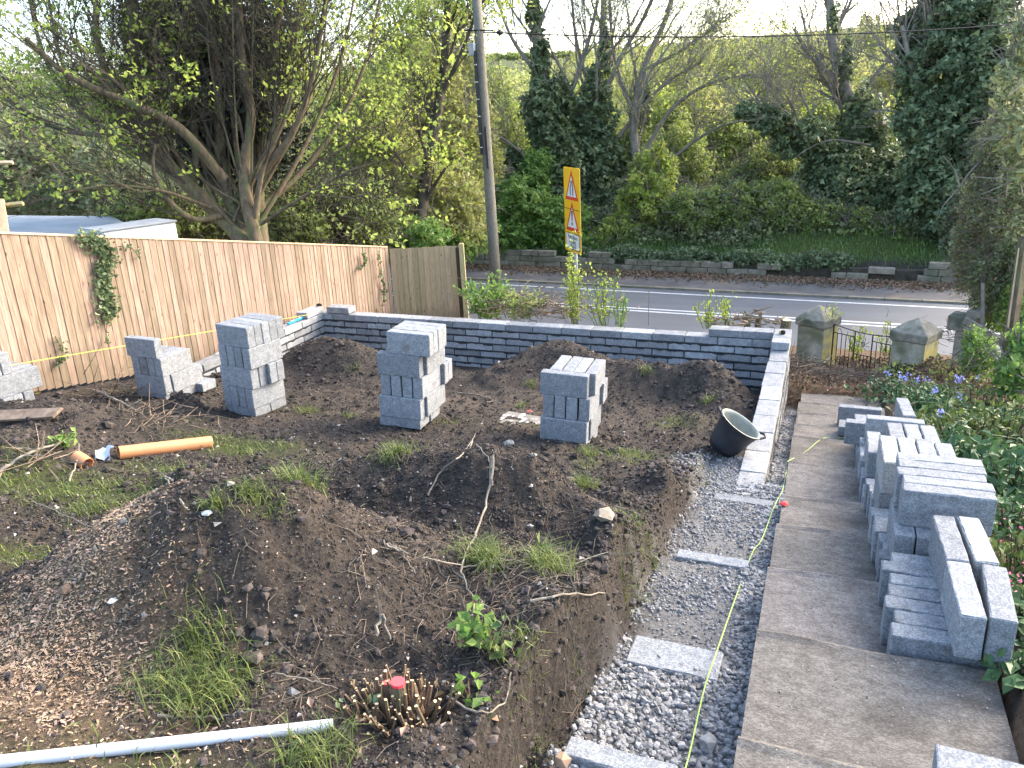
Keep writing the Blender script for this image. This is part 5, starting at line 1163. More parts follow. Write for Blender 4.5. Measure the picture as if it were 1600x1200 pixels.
# right-hand boundary: dead vines, overhanging leaves, laurel
RB = [pxb(1545, 330, 13.5, 45, 90, .8), pxb(1560, 430, 13, 40, 60, .7), pxb(1570, 230, 13, 40, 80, .8), pxb(1520, 400, 14, 30, 60, .6), pxb(1590, 350, 12.5, 40, 120, .8)]
vb = bush('vine_tangle', 'tangle of dry brown vines over the right-hand boundary', 'vines', RB, 17000, .075, 'leaf_bramble', 81, clump=2.2, thr=.45)
o_ = np.array([*vb.location, 0, 0, 0]); twigs_in([tuple(np.array(b)-o_) for b in RB], 3400, .45, .005, 'dry_vine', vb, 82, up=-.5)
bush('overhanging_branch', 'grey-green overhanging leaves at the top right edge', 'branch', [pxb(1585, 120, 9.5, 28, 40, .5), pxb(1592, 200, 9.5, 26, 50, .5), pxb(1597, 60, 9.5, 16, 40, .5), pxb(1600, 260, 9.6, 18, 30, .4)], 1500, .15, 'leaf_bramble', 83, clump=2.5, thr=.3, aspect=.28, twig=120, tl=.4)
bush('bush', 'green bush on the far right behind the leaning post', 'bush', [pxb(1590, 470, 12.6, 30, 60, .6), pxb(1560, 480, 13.6, 30, 40, .6), pxb(1600, 400, 12.6, 30, 50, .5)], 6000, .08, 'leaf_green', 84, clump=2.2, thr=.36)
for i, (px, py, d_, w, lab) in enumerate([(1260, 222, 26.5, 40, 'pale dead branch arching across the leaning ivy tree'), (1515, 300, 13, 20, 'bare pale twig spray jutting from the vine tangle')]):
    a = atd(px+60, py+4, d_); P_ = smooth_path([atd(px+x_, py+y_, d_) for x_, y_ in ([(100, 5), (60, -2), (40, -3), (20, 2), (0, 12), (-20, 26)] if i == 0 else [(30, -60), (0, -30), (-15, -8), (-40, 20), (-46, 34)])], 4)
    t_ = thing('dead_branch', lab, 'branch', tuple(P_[0])); MB().tube([tuple(q-P_[0]) for q in P_], list(np.linspace(.045 if i == 0 else .02, .012 if i == 0 else .005, len(P_))), 6).build('limb', 'twig_grey', t_)
    k = len(P_)//2; Q_ = [P_[k]-P_[0], P_[k]-P_[0]+np.array([-.1, .1, .28]), P_[k]-P_[0]+np.array([-.3, .1, .5])]; MB().tube([tuple(q) for q in Q_], [.012, .008, .004], 5).build('side_twig', 'twig_grey', t_)

bk = []
for x_ in np.arange(-16, 10, .8):
    for yo, zz in ((1.0, .35), (2.2, .75), (3.6, 1.2)):
        if vnoise(np.array([x_*.45+yo]), np.array([yo*1.7]), 18)[0] > .36: bk.append((x_+.3*math.sin(yo*5+x_), WALL_Y+.5+yo-TAN_R*x_, ROAD_Z+.35+zz, .75, .6, .40+.55*vnoise(np.array([x_*1.3]), np.array([yo]), 19)[0]))
bush('bramble', 'low bramble and ivy scrub covering the roadside bank', 'bramble', bk, 30000, .10, 'leaf_bramble', 88, clump=1.9, thr=.36, shell=.7, twig=2500, tl=.4, tmat='dry_vine')
bush('bush', 'light green scrub standing along the bank below the ivy tree', 'bush', [pxb(1090, 330, 27.2, 50, 36, 1.), pxb(1150, 325, 27, 44, 40, 1.), pxb(1215, 322, 26.8, 50, 40, 1.), pxb(1275, 345, 26.4, 44, 34, .9), pxb(1340, 360, 26, 50, 36, .9), pxb(1400, 370, 25.4, 46, 34, .9), pxb(1450, 385, 24.8, 40, 26, .8)], 26000, .10, 'leaf_mid', 93, clump=1.8, thr=.40, twig=2000, tl=.5, shell=.6)
# grass and ivy on the bank above the old wall
rng = np.random.default_rng(90); n = 26000
xr = rng.uniform(-17, 10, n); yr_ = WALL_Y+.35+rng.random(n)**1.3*4.5; y_ = yr_-TAN_R*xr; C = np.stack([xr, y_, G0(xr, y_)-.02], 1)
b5 = blades(C, np.where(vnoise(xr*.5, y_*.5, 3) > .45, .30, .16), rng, .9, .022)
tag(npobj('bank_grass', b5[0], [b5[1], b5[2]], 'grass_bank'), 'long green grass on the bank beyond the road', 'grass', kind='stuff')
bl = []
for x_ in np.arange(-9, 10, .55):
    yv = WALL_Y+.25-TAN_R*x_; 
    if vnoise(np.array([x_*.6]), np.array([2.]), 8)[0] > .38: bl.append((x_, yv, ROAD_Z+.5+.1*math.sin(x_*3), .5, .35, .28))
bush('trailing_ivy', 'trailing ivy hanging over the old roadside wall', 'ivy', bl, 16000, .085, 'leaf_ivy', 91, clump=2.2, thr=.36, shell=.7)

# leaf litter: band along the far wall, verge, gate hollow
rng = np.random.default_rng(95); n = 9000
xr = rng.uniform(-16, 9, n); yy = WALL_Y-.15-np.abs(rng.normal(0, .45, n)); y_ = yy-TAN_R*xr
V1 = leaves(np.stack([xr, y_, np.full(n, ROAD_Z+.055)+rng.uniform(.005, .07, n)*np.exp(-(WALL_Y-yy)*1.5)], 1), .10, rng, up=1.2, fold=.3)
n = 6500; xr = rng.uniform(-.3, 4.2, n); y_ = rng.uniform(.15, 5.0, n); V2 = leaves(np.stack([xr, y_, G0(xr, y_)+rng.uniform(.004, .04, n)], 1), .055, rng, up=1.2, fold=.3)
n = 3500; xr = rng.uniform(-7.5, -.1, n); y_ = rng.uniform(.4, 6.5, n); V3 = leaves(np.stack([xr, y_, G0(xr, y_)+rng.uniform(.004, .05, n)], 1), .06, rng, up=1.2, fold=.3)
tag(npobj('leaf_litter', *merge([V1, V2, V3]), 'litter'), 'brown dead leaves along the verge and around the gate', 'leaves', kind='stuff')

# ------------------------------------------------------------------ verge plants behind the rear wall
def herb(name, label, px, py, H, spread, nst, lsz, mat, seed, cat='plant', lift=0., d=None, lpst=14, group=None):
    q = hit(px, py) if d is None else atd(px, py, d); rng = np.random.default_rng(seed)
    t = thing(name, label, cat, (q[0], q[1], q[2]+lift), group=group); P0 = []; P1 = []; C = []
    for s_ in range(nst):
        a = rng.uniform(0, 6.28); b0 = np.array([math.cos(a), math.sin(a), 0])*spread*.3*rng.random(); top = np.array([math.cos(a)*spread*rng.random(), math.sin(a)*spread*rng.random(), H*rng.uniform(.6, 1.1)])
        mid = (b0+top)/2+rng.normal(0, .03, 3); P0 += [b0, mid]; P1 += [mid, top]
        for k in range(lpst):
            u_ = rng.uniform(.15, 1.02); pnt = b0+(mid-b0)*u_*2 if u_ < .5 else mid+(top-mid)*(u_-.5)*2; C.append(pnt+rng.normal(0, lsz*.55, 3))
    npobj('stems', *sticks(np.array(P0), np.array(P1), .006, .004), 'leaf_mid', t); npobj('leaves', *leaves(np.array(C), lsz, rng, up=.8), mat, t); return t
wy = 1.2
def vg(px, py, d): return dict(px=px, py=py, d=d)
herb('nettle_clump', 'dark green leafy clump at the foot of the utility pole', px=765, py=497, d=13.2, H=.62, spread=.7, nst=40, lsz=.09, mat='leaf_green', seed=101, lpst=18)
herb('nettle_clump', 'low green leaves right of the pole behind the wall', px=815, py=498, d=12.6, H=.45, spread=.5, nst=26, lsz=.07, mat='leaf_mid', seed=102)
herb('sapling', 'tall bright yellow-green sapling in front of the road sign', px=897, py=510, d=12.2, H=1.35, spread=.2, nst=12, lsz=.065, mat='leaf_spring', seed=103, lpst=30)
herb('sapling', 'short leafy sapling right of the tall one behind the wall', px=942, py=508, d=12., H=.85, spread=.42, nst=18, lsz=.055, mat='leaf_spring', seed=104, lpst=16)
herb('weed', 'thin upright green weeds behind the wall right of the saplings', px=968, py=512, d=11.9, H=.62, spread=.25, nst=12, lsz=.05, mat='leaf_green', seed=105, lpst=12)
herb('weed', 'pale green flowering weed behind the rear wall near the road', px=1105, py=512, d=11.5, H=.5, spread=.3, nst=12, lsz=.06, mat='leaf_spring', seed=106, lpst=9)
herb('weed', 'spindly weed with round head behind the rear wall', px=1135, py=508, d=11.5, H=.55, spread=.2, nst=8, lsz=.06, mat='leaf_spring', seed=107, lpst=8)
herb('ivy_sprig', 'green sprig growing from the left gate pillar', px=1300, py=500, d=12.9, H=.3, spread=.14, nst=4, lsz=.06, mat='leaf_spring', seed=108, lpst=6)
herb('weed', 'yellow-green weeds growing beyond the iron gate, left clump', px=1340, py=560, d=13.9, H=.55, spread=.3, nst=10, lsz=.07, mat='leaf_spring', seed=109, lpst=12)
herb('weed', 'yellow-green weeds growing beyond the iron gate, right clump', px=1385, py=556, d=13.9, H=.6, spread=.25, nst=10, lsz=.07, mat='leaf_spring', seed=110, lpst=12)
rng = np.random.default_rng(120)
def brush(name, label, px, py, d, n, L, W, seed, H=.15, mat='twig_brown', r=.008):
    rng = np.random.default_rng(seed); q = atd(px, py, d) if d else hit(px, py); t = thing(name, label, 'brushwood', tuple(q)); A = rng.normal(0, 1, (n, 3))*np.array([W, W*.5, H]); A[:, 2] = np.abs(A[:, 2]); D = rng.normal(size=(n, 3))*np.array([1, .6, .25]); D /= np.linalg.norm(D, axis=1)[:, None]
    l = rng.uniform(.3, 1., n)[:, None]*L; M = A+D*l*.5; E_ = M+(D+rng.normal(0, .25, (n, 3)))*l*.5; npobj('twigs', *merge([sticks(A, M, r, r*.8, 4), sticks(M, E_, r*.8, r*.4, 4)]), mat, t)['kind'] = 'stuff'; return t
brush('brushwood_pile', 'heap of brown cut twigs on the verge behind the wall', 845, 490, 12.6, 260, .5, .5, 121, .16)
brush('brushwood_pile', 'short broken branches on the verge left of the log', 1175, 508, 11.2, 60, .3, .3, 122, .08, r=.014)
brush('brushwood_pile', 'heap of cut branches against the fence beside the low stack', 185, 622, None, 70, .5, .24, 123, .10, r=.0055)
brush('brushwood_pile', 'scattered cut stems below the soil heap by the fence', 215, 660, None, 150, .3, .30, 124, .04, r=.004)
brush('brushwood_pile', 'pile of pruned branches at the left edge above the lawn', 50, 715, None, 40, .45, .28, 125, .05, r=.005)
brush('brushwood_pile', 'brown twigs and stalks right of the stone pillar', 1480, 528, 12.2, 120, .3, .4, 126, .08, 'dry_vine', .005)
brush('brushwood_pile', 'dry twigs heaped before the iron gate', 1320, 590, 11.6, 160, .4, .4, 127, .05, 'dry_vine', .005)
brush('brushwood_pile', 'rubble and twigs beside the outside of right wall', 1255, 575, 10.9, 70, .3, .16, 128, .08, 'dry_vine', .007)
q = atd(1226, 511, 10.9); lg = thing('log_stump', 'sawn log standing behind the wall corner with pale top', 'log', tuple(q)); MB().tube([(0, 0, -.35), (.01, 0, .02), (.02, 0, .10)], [.075, .07, .068], 10).build('trunk', 'bark', lg); MB().tube([(.02, 0, .1005), (.02, 0, .106)], .063, 10).build('sawn_end', 'cutface', lg)
for i, (px, py) in enumerate([(1168, 500), (1184, 503)]):
    q = atd(px, py, 11.6); s_ = thing('cut_stub', ['dark broken stub behind the rear wall, left one', 'split broken stub behind the rear wall, right one'][i], 'stub', tuple(q)); MB().tube([(0, 0, -.2), (.01*i, 0, .06), (.05*(i*2-1), .02, .13)], [.05, .045, .01], 7).build('stem', 'bark', s_)
for i, (px, d_, H_) in enumerate([(768, 17.5, 1.2), (812, 15.5, .8), (827, 15.5, .75), (862, 15., .6), (1013, 14., .8)]):
    q = atd(px, 492, d_); s_ = thing('dry_stalk', 'thin dry stalk standing on the verge, %s from the pole' % ORD[i], 'stalk', tuple(q)); MB().tube([(0, 0, -.2), (.01, 0, H_*.5), (.03, 0, H_)], [.006, .005, .003], 4).build('stem', 'twig_grey', s_); MB().tube([(.01, 0, H_*.5), (-.03, 0, H_*.62)], [.004, .002], 4).build('side_stem', 'twig_grey', s_)

# ivy on the fence
def fence_ivy(label, pts, n, seed, sz=.05, w=.10):
    P_ = np.array([atx(x_, y_, FX+.035) for x_, y_ in pts]); t = thing('hanging_ivy', label, 'ivy', tuple(P_[0])); rng = np.random.default_rng(seed); S = smooth_path(P_, 5)-P_[0]
    MB().tube([tuple(q) for q in S], .005, 4).build('stem', 'bark_dark', t); k = rng.integers(0, len(S), n); C = S[k]+rng.normal(0, 1, (n, 3))*np.array([.02, w, w*.8]); C[:, 0] = np.abs(C[:, 0])+.005
    npobj('leaves', *leaves(C, sz, rng, up=.2, aspect=.85), 'leaf_ivy', t)
fence_ivy('thick ivy hanging down the front of the long fence', [(130, 372), (155, 382), (165, 405), (160, 440), (168, 470), (168, 492)], 900, 131, .055, .075)
fence_ivy('thin trailing ivy strand low on the long fence', [(168, 492), (166, 520), (165, 535)], 26, 132, .04, .015)
fence_ivy('small ivy sprig beside the yellow string on the fence', [(86, 525), (95, 545), (96, 560), (88, 568)], 45, 133, .045, .03)
fence_ivy('ivy twigs over the fence cap right of thick ivy', [(185, 385), (205, 388), (218, 402)], 40, 134, .04, .04)
for i, (pts, n) in enumerate([([(565, 395), (570, 408), (562, 418)], 60), ([(590, 396), (594, 430), (600, 450), (597, 485)], 110)]): fence_ivy(['ivy tuft near the top of the long fence far end', 'ivy strand running down the long fence far end'][i], pts, n, 135+i, .06, .035)

# ------------------------------------------------------------------ flower bed on the right
def bedhit(px, py, lift=0): return hit(px, py, lift)
rng = np.random.default_rng(140); n = 15000
xr = rng.uniform(1.42, 3.6, n); y_ = rng.uniform(-8.6, .0, n); keep = vnoise(xr*2.2, y_*2.2, 6) > .30; xr, y_ = xr[keep], y_[keep]
C = np.stack([xr, y_, G0(xr, y_)+rng.random(len(xr))*.13*vnoise(xr*3, y_*3, 9)], 1)
tag(npobj('ground_cover', *leaves(C, .055, rng, up=1.3, aspect=.6), 'leaf_bed'), 'low mixed green ground cover in the flower bed', 'ground cover', kind='stuff')
def bluebells(label, px, py, nfl, seed, spread=.16, nl=34):
    q = hit(px, py+16); rng = np.random.default_rng(seed); t = thing('bluebell_clump', label, 'bluebells', tuple(q)); b = blades(rng.normal(0, spread*.6, (nl, 3))*np.array([1, 1, 0]), .26, rng, 1.2, .022); npobj('leaves', b[0], [b[1], b[2]], 'leaf_bed', t)
    for k in range(nfl):
        a = np.array([rng.normal(0, spread), rng.normal(0, spread), 0]); top = a+np.array([rng.normal(0, .03), rng.normal(0, .03), rng.uniform(.24, .36)]); st_ = npobj('flower_stem', *sticks(a[None], top[None], .004, .003), 'leaf_mid', t)
        c = top[None]+rng.normal(0, 1, (16, 3))*np.array([.018, .018, .026]); npobj('blossom', *leaves(c, .026, rng, droop=-.6, aspect=.75), 'bluebell', st_)
for i, (px, py, nf, lab) in enumerate([(1418, 612, 4, 'large clump of bluebells nearest the path'), (1432, 602, 2, 'bluebells right beside the large clump'), (1476, 605, 2, 'bluebell pair toward the right of the bed'), (1482, 612, 2, 'bluebells farthest right in the bed'), (1464, 632, 2, 'bluebells closest to the block pile'), (1492, 684, 1, 'single bluebell low among the rose leaves')]): bluebells(lab, px, py, nf, 150+i)
def broad(label, px, py, n, sz, mat, seed, H=.28, W=.26, name='leafy_plant', cat='plant', asp=.55, twig=0):
    q = hit(px, py); rng = np.random.default_rng(seed); t = thing(name, label, cat, tuple(q)); C = np.stack([rng.normal(0, W, n), rng.normal(0, W, n), np.abs(rng.normal(H*.5, H*.35, n))], 1); C[:, 2] = np.clip(C[:, 2], .02, H*1.3)*(1-.35*np.clip((np.hypot(C[:, 0], C[:, 1])/W/2), 0, 1))
    npobj('leaves', *leaves(C, sz, rng, up=1.1, aspect=asp, fold=.12), mat, t)
    A = rng.normal(0, W*.4, (24+twig, 3))*np.array([1, 1, 0]); npobj('stems', *sticks(A, A*1.6+np.array([0, 0, H*.8]), .005, .003), 'bark_dark', t)
BED = [(1395, 622, 260, .085, 'leaf_bed', .25, .22, 'grey-green leafy plant beside the bluebells at path end'), (1450, 640, 200, .10, 'leaf_bed', .24, .2, 'broad dark leaves right of the bluebells'),
       (1400, 588, 130, .08, 'leaf_mid', .25, .16, 'upright leafy plant behind the bluebells'), (1530, 640, 330, .075, 'leaf_rose', .3, .3, 'low rose foliage behind the bed'), (1510, 690, 380, .075, 'leaf_rose', .34, .26, 'rose bush with bronze tips in mid bed'),
       (1570, 690, 420, .085, 'leaf_rose', .45, .28, 'tall rose bush at the right edge of the bed'), (1480, 735, 330, .085, 'leaf_bed', .25, .20, 'pale green leafy plant next to the three lengthwise blocks'), (1540, 745, 330, .11, 'leaf_bed', .28, .24, 'broad-leaved plant behind the five crosswise blocks'),
       (1590, 770, 300, .09, 'leaf_bed', .3, .2, 'dark leafy plant under the rose bush'), (1580, 830, 380, .055, 'leaf_bed', .2, .18, 'small-leaved plant beside the five crosswise blocks'), (1590, 900, 380, .05, 'leaf_rose', .2, .15, 'pink-flowered plant beside the palest block'),
       (1595, 985, 110, .09, 'leaf_bed', .18, .10, 'speckled-leaved plant at the near end of the pile'), (1590, 1060, 46, .095, 'leaf_bed', .10, .07, 'spotted lungwort leaves beside the near block'), (1500, 585, 260, .07, 'leaf_mid', .2, .3, 'low green plants at the back of the bed')]
for i, (px, py, n, sz, mt, H, W, lab) in enumerate(BED): broad(lab, px, py, n, sz, mt, 170+i, H, W)
for i, (px, py, n) in enumerate([(1586, 870, 16), (1597, 945, 20)]):
    q = hit(px, py); C = np.array([0, 0, .16])+rng.normal(0, .05, (n, 3)); o = npobj('pink_flowers', *leaves(C, .022, rng, aspect=.8), 'pink'); o.location = tuple(q); tag(o, ['pink flowers beside the crosswise blocks', 'pink flowers beside the nearest outer block'][i], 'flowers')
bush('shrub', 'small dark evergreen shrub right of the gate', 'shrub', [pxb(1530, 555, 10.8, 26, 34, .3), pxb(1522, 530, 11, 16, 20, .2)], 2600, .045, 'leaf_green', 190, clump=4, thr=.35, twig=90, tl=.25)
bush('laurel', 'glossy green laurel at the right edge below the post', 'shrub', [pxb(1585, 585, 9.5, 26, 36, .3), pxb(1600, 540, 9.6, 22, 30, .3)], 900, .11, 'leaf_green', 191, clump=3, thr=.3, twig=60, tl=.3)

# ------------------------------------------------------------------ stuff on the soil
rng = np.random.default_rng(200)
def camd(x, y): return np.hypot(x-CP[0], y-CP[1])
def scatter(n, x0, x1, y0, y1, near=6.):
    x, y = garden_pts(n*3, rng, x0, x1, y0, y1); k = rng.random(len(x)) < np.clip((near/np.maximum(camd(x, y), .8))**1.6, 0, 1); return x[k][:n], y[k][:n]
x, y = scatter(15000, -7.6, -.25, -9.2, -.05, 3.4); k = rng.random(len(x)) < (.25+.75*sstep(.25, .6, vnoise(x*2.2, y*2.2, 77)))*soilmask(x, y)*(1-.8*grassmask(x, y)); x, y = x[k], y[k]
r = np.clip(.005*rng.pareto(2.6, len(x))+.005, 0, .024)*np.clip(camd(x, y)/3.5, .7, 1.6)
x2, y2 = scatter(40000, -7.6, -.25, -9.2, -.05, 3.0); k = rng.random(len(x2)) < soilmask(x2, y2)*(1-.85*grassmask(x2, y2))*(.4+.6*vnoise(x2*5, y2*5, 78)); x2, y2 = x2[k], y2[k]; r2 = rng.uniform(.003, .009, len(x2))*np.clip(camd(x2, y2)/3., .8, 1.8)
xn = rng.uniform(-4.3, RWX+.02, 38000); yn = rng.uniform(-8.9, -5.8, 38000); k = rng.random(38000) < soilmask(xn, yn)*(1-.85*grassmask(xn, yn))*(1-.7*chipmask(xn, yn)); xn, yn = xn[k], yn[k]; rn = rng.uniform(.0025, .0075, len(xn))*(.7+.8*vnoise(xn*4, yn*4, 79)); x2 = np.concatenate([x2, xn]); y2 = np.concatenate([y2, yn]); r2 = np.concatenate([r2, rn])
V, F = merge([lumps(np.stack([x, y, G(x, y)+r*.2], 1), r, rng, .8, .25), crumbs(np.stack([x2, y2, G(x2, y2)+r2*.3], 1), r2, rng)]); tag(npobj('soil_clods', V, F, 'clod', smooth=False), 'crumbly dark soil clods over the heaps', 'soil', kind='stuff')
x, y = scatter(6500, -7.6, -.25, -9.2, -.05, 4.0); r = np.clip(.003*rng.pareto(2.8, len(x))+.003, 0, .018); k = soilmask(x, y) > .5; x, y, r = x[k], y[k], r[k]
V, F = crumbs(np.stack([x, y, G(x, y)+r*.4], 1), r*1.15, rng); tag(npobj('pebbles', V, F, 'pebble'), 'pale pebbles and flints scattered in the soil', 'pebbles', kind='stuff')
# larger dark clods in clusters
X_ = []; Y_ = []; R_ = []
for (px, py, n, sp, r1) in [(285, 748, 60, .11, .05), (1050, 735, 80, .16, .055), (895, 755, 60, .12, .05), (960, 790, 50, .14, .045), (1110, 600, 160, .28, .055), (500, 570, 160, .4, .05), (285, 628, 60, .12, .055), (20, 690, 60, .2, .055), (420, 1000, 40, .10, .045), (650, 845, 40, .10, .045), (560, 690, 40, .2, .04),
                            (980, 840, 60, .16, .045), (950, 900, 60, .16, .04), (920, 980, 60, .2, .035), (870, 1080, 60, .2, .035), (690, 800, 80, .4, .03), (300, 870, 80, .4, .03), (880, 565, 120, .5, .035), (1180, 560, 30, .15, .04), (90, 640, 120, .5, .035), (560, 860, 80, .4, .028)]:
    q = hit(px, py); X_.append(q[0]+rng.normal(0, sp, n)); Y_.append(q[1]+rng.normal(0, sp, n)); R_.append(r1*rng.uniform(.25, 1, n)**1.5)
X_.append(rng.uniform(RWX-.30, RWX+.03, 1500)); Y_.append(rng.uniform(-9., -4.3, 1500)); R_.append(.034*rng.uniform(.25, 1, 1500)**2)
X_ = np.concatenate(X_); Y_ = np.concatenate(Y_); R_ = np.concatenate(R_); k = soilmask(X_, Y_) > .4; X_, Y_, R_ = X_[k], Y_[k], R_[k]
V, F = lumps(np.stack([X_, Y_, G(X_, Y_)+R_*.05], 1), R_*.72, rng, .7, .34); tag(npobj('soil_lumps', V, F, 'clod', smooth=False), 'large dark lumps of soil on the heaps', 'soil', kind='stuff')
# gravel in the footing trench and beside the path
n = 19000; x = rng.uniform(RWX-.02, .40, n); y = -rng.uniform(3.6, 9.4, n)**1; k = rng.random(n) < (.25+.75*sstep(.25, .55, vnoise(x*5, y*5, 55)+.25*sstep(-6.9, -7.2, y)+.3*sstep(.2, .3, x))); x, y = x[k], y[k]
r = rng.uniform(.004, .0115, len(x))+.006*(rng.random(len(x)) < .12); r *= np.where((y < -7.0) | (x > .22), 1.25, .8); k = np.abs(G0(x, y)-foot_z(y)) < .03; x, y, r = x[k], y[k], r[k]
kb = r > .0085; C_ = np.stack([x, y, G(x, y)+r*.35], 1); V1 = merge([lumps(C_[kb], r[kb], rng, .8, .25), crumbs(C_[~kb], r[~kb]*1.15, rng)]); V1 = (V1[0], V1[1][0])
n = 2200; x = rng.uniform(.23, .40, n); y = rng.uniform(-4.2, -.2, n); r = rng.uniform(.006, .016, n); V2 = lumps(np.stack([x, y, G(x, y)+r*.35], 1), r, rng, .8, .25)
n = 900; x = pg[0]+rng.normal(0, .16, n); y = pg[1]+rng.normal(0, .25, n); r = rng.uniform(.006, .014, n); V3 = lumps(np.stack([x, y, G(x, y)+r*.35], 1), r, rng, .8, .25)
tag(npobj('gravel', *merge([V1, V2, V3]), 'gravel'), 'grey limestone gravel filling the footing trench', 'gravel', kind='stuff')
for i, (px, py, s_, lab, mt) in enumerate([(1105, 1170, .055, 'large round grey stone in the gravel near camera', 'gravel'), (945, 820, .07, 'flat grey stone at the trench edge', 'stone'), (797, 700, .06, 'pale upright stone on the middle ridge', 'pebble'), (327, 816, .022, 'white chip of stone on top of near heap', 'white'), (178, 947, .022, 'white chip of stone on the side of near heap', 'white'),
                                            (105, 930, .04, 'reddish stone on the wood chip slope', 'stubs'), (1207, 728, .035, 'small square stone between wall and path', 'pebble'), (880, 1195, .04, 'tan stone beside the nearest footing block', 'chip')]):
    q = hit(px, py); V, F = lumps(np.zeros((1, 3)), np.array([s_]), rng, .6, .18); o = npobj('stone', V, F, mt); o.location = (q[0], q[1], gz(q[0], q[1])+s_*.35); tag(o, lab, 'stone')
# wood chips
x = np.concatenate([_cc[0]+rng.normal(0, .55, 9000), _cd[0]+rng.normal(0, .22, 3500)]); y = np.concatenate([_cc[1]+rng.normal(0, .30, 9000), _cd[1]+rng.normal(0, .34, 3500)])
k = (y > -9.3) & (rng.random(len(x)) < .15+.85*chipmask(x, y)); x, y = x[k], y[k]
l = rng.uniform(.006, .019, len(x))*(1+.8*(rng.random(len(x)) < .05)); V1 = chips_geo(np.stack([x, y, G(x, y)+.006], 1), l, l*rng.uniform(.2, .5, len(x)), rng)
x2, y2 = scatter(1300, -4.5, -.3, -9, -6, 3.0); l = rng.uniform(.005, .014, len(x2)); V2 = chips_geo(np.stack([x2, y2, G(x2, y2)+.006], 1), l, l*.35, rng)
tag(npobj('wood_chips', *merge([V1, V2]), 'chip'), 'pale wood chips spilled over the near soil heap', 'wood chips', kind='stuff')
# debris on the path
n = 2600; x = rng.uniform(PX0+.02, PX1-.02, n); y = rng.uniform(-9.3, .2, n); z = np.array([tread_z(-v)+.006+.02*0 for v in y]); r = rng.uniform(.0012, .0045, n)
tag(npobj('path_grit', *lumps(np.stack([x, y, z+.006], 1), r, rng, .7, .3), 'pebble'), 'fine grit scattered on the concrete path', 'grit', kind='stuff')
# grass: lawn patches
n = 60000; x, y = scatter(n, -7.6, -.2, -9.2, -.1, 5.5); g = grassmask(x, y)*(.4+.9*vnoise(x*6, y*6, 44)); k = rng.random(len(x)) < np.clip(g*1.1-.12, 0, 1); x, y = x[k], y[k]
b = blades(np.stack([x, y, G(x, y)-.004], 1), .065, rng, 1.6, .0065); tag(npobj('grass', b[0], [b[1], b[2]], 'grass'), 'patches of rough grass between the soil heaps', 'grass', kind='stuff')
def tuft(label, px, py, n, H, R, seed, w=.0042, lean=1.35, group='grass tufts on the soil'):
    q = hit(px, py); rg = np.random.default_rng(seed); A = rg.normal(0, R, (n, 3))*np.array([1, 1, 0]); A[:, 2] = G(A[:, 0]+q[0], A[:, 1]+q[1])-q[2]-.006
    b = blades(A, H, rg, lean, w); o = npobj('grass_tuft', b[0], [b[1], b[2]], 'grass'); o.location = tuple(q); tag(o, label, 'grass')
    return o
for i, (px, py, n, H, R, lab) in enumerate([(330, 1090, 420, .13, .085, 'largest dark grass tuft at the foot of near heap'), (315, 1010, 170, .11, .05, 'grass tuft above the largest tuft on near heap'), (490, 1195, 240, .12, .07, 'grass tuft beside the end of white pipe'),
        (395, 780, 130, .09, .035, 'upright grass tuft on a sod behind near heap'), (470, 760, 200, .13, .045, 'brightest grass tuft on the middle ridge, left end'), (430, 805, 90, .06, .05, 'low wide grass patch behind near heap'), (340, 810, 90, .07, .025, 'small bright tuft by the white stone chip'),
        (620, 715, 220, .10, .06, 'straw-coloured tuft on top of middle ridge'), (755, 880, 260, .13, .05, 'rounded grass tuft crossed by a bent branch'), (860, 895, 300, .13, .055, 'long grass tuft under the red-leaved sprig'), (915, 765, 190, .10, .05, 'tuft drooping beside a dark soil lump'),
        (920, 715, 150, .09, .05, 'tuft in front of the stack beside the bucket'), (990, 905, 110, .08, .04, 'tuft at the trench edge, middle one'), (1015, 875, 100, .08, .035, 'tuft at the trench edge, farthest one'), (975, 940, 70, .06, .025, 'sparse blades at the trench edge, nearest one'),
        (1010, 580+5, 90, .10, .04, 'tuft on the rear heap below the wall'), (1105, 632, 90, .10, .04, 'tuft on the dark heap at the wall corner'), (830, 605, 80, .09, .04, 'tuft on the rear heap between two stacks'), (815, 640, 90, .07, .05, 'tuft beside the red rag'), (480, 645, 110, .08, .06, 'tuft right of the tall stack'),
        (545, 655, 70, .08, .04, 'tuft left of the middle stack'), (380, 640, 60, .06, .05, 'moss tuft beside the tall stack'), (820, 1010, 100, .08, .05, 'sparse grass beside the leafy sprout'), (900, 1060, 26, .10, .02, 'few long blades leaning into the trench'), (555, 580, 70, .06, .06, 'yellow tuft on the rear left heap'),
        (150, 800, 160, .09, .07, 'long grass at the left behind near heap'), (1000, 860, 60, .07, .03, 'thin tuft above the gravel trench'), (830, 1185, 60, .06, .04, 'dry tuft beside the cut stump bundle'), (255, 1080, 110, .13, .06, 'straw-tipped tuft left of the largest tuft')]):
    tuft(lab, px, py, n, H, R, 300+i)
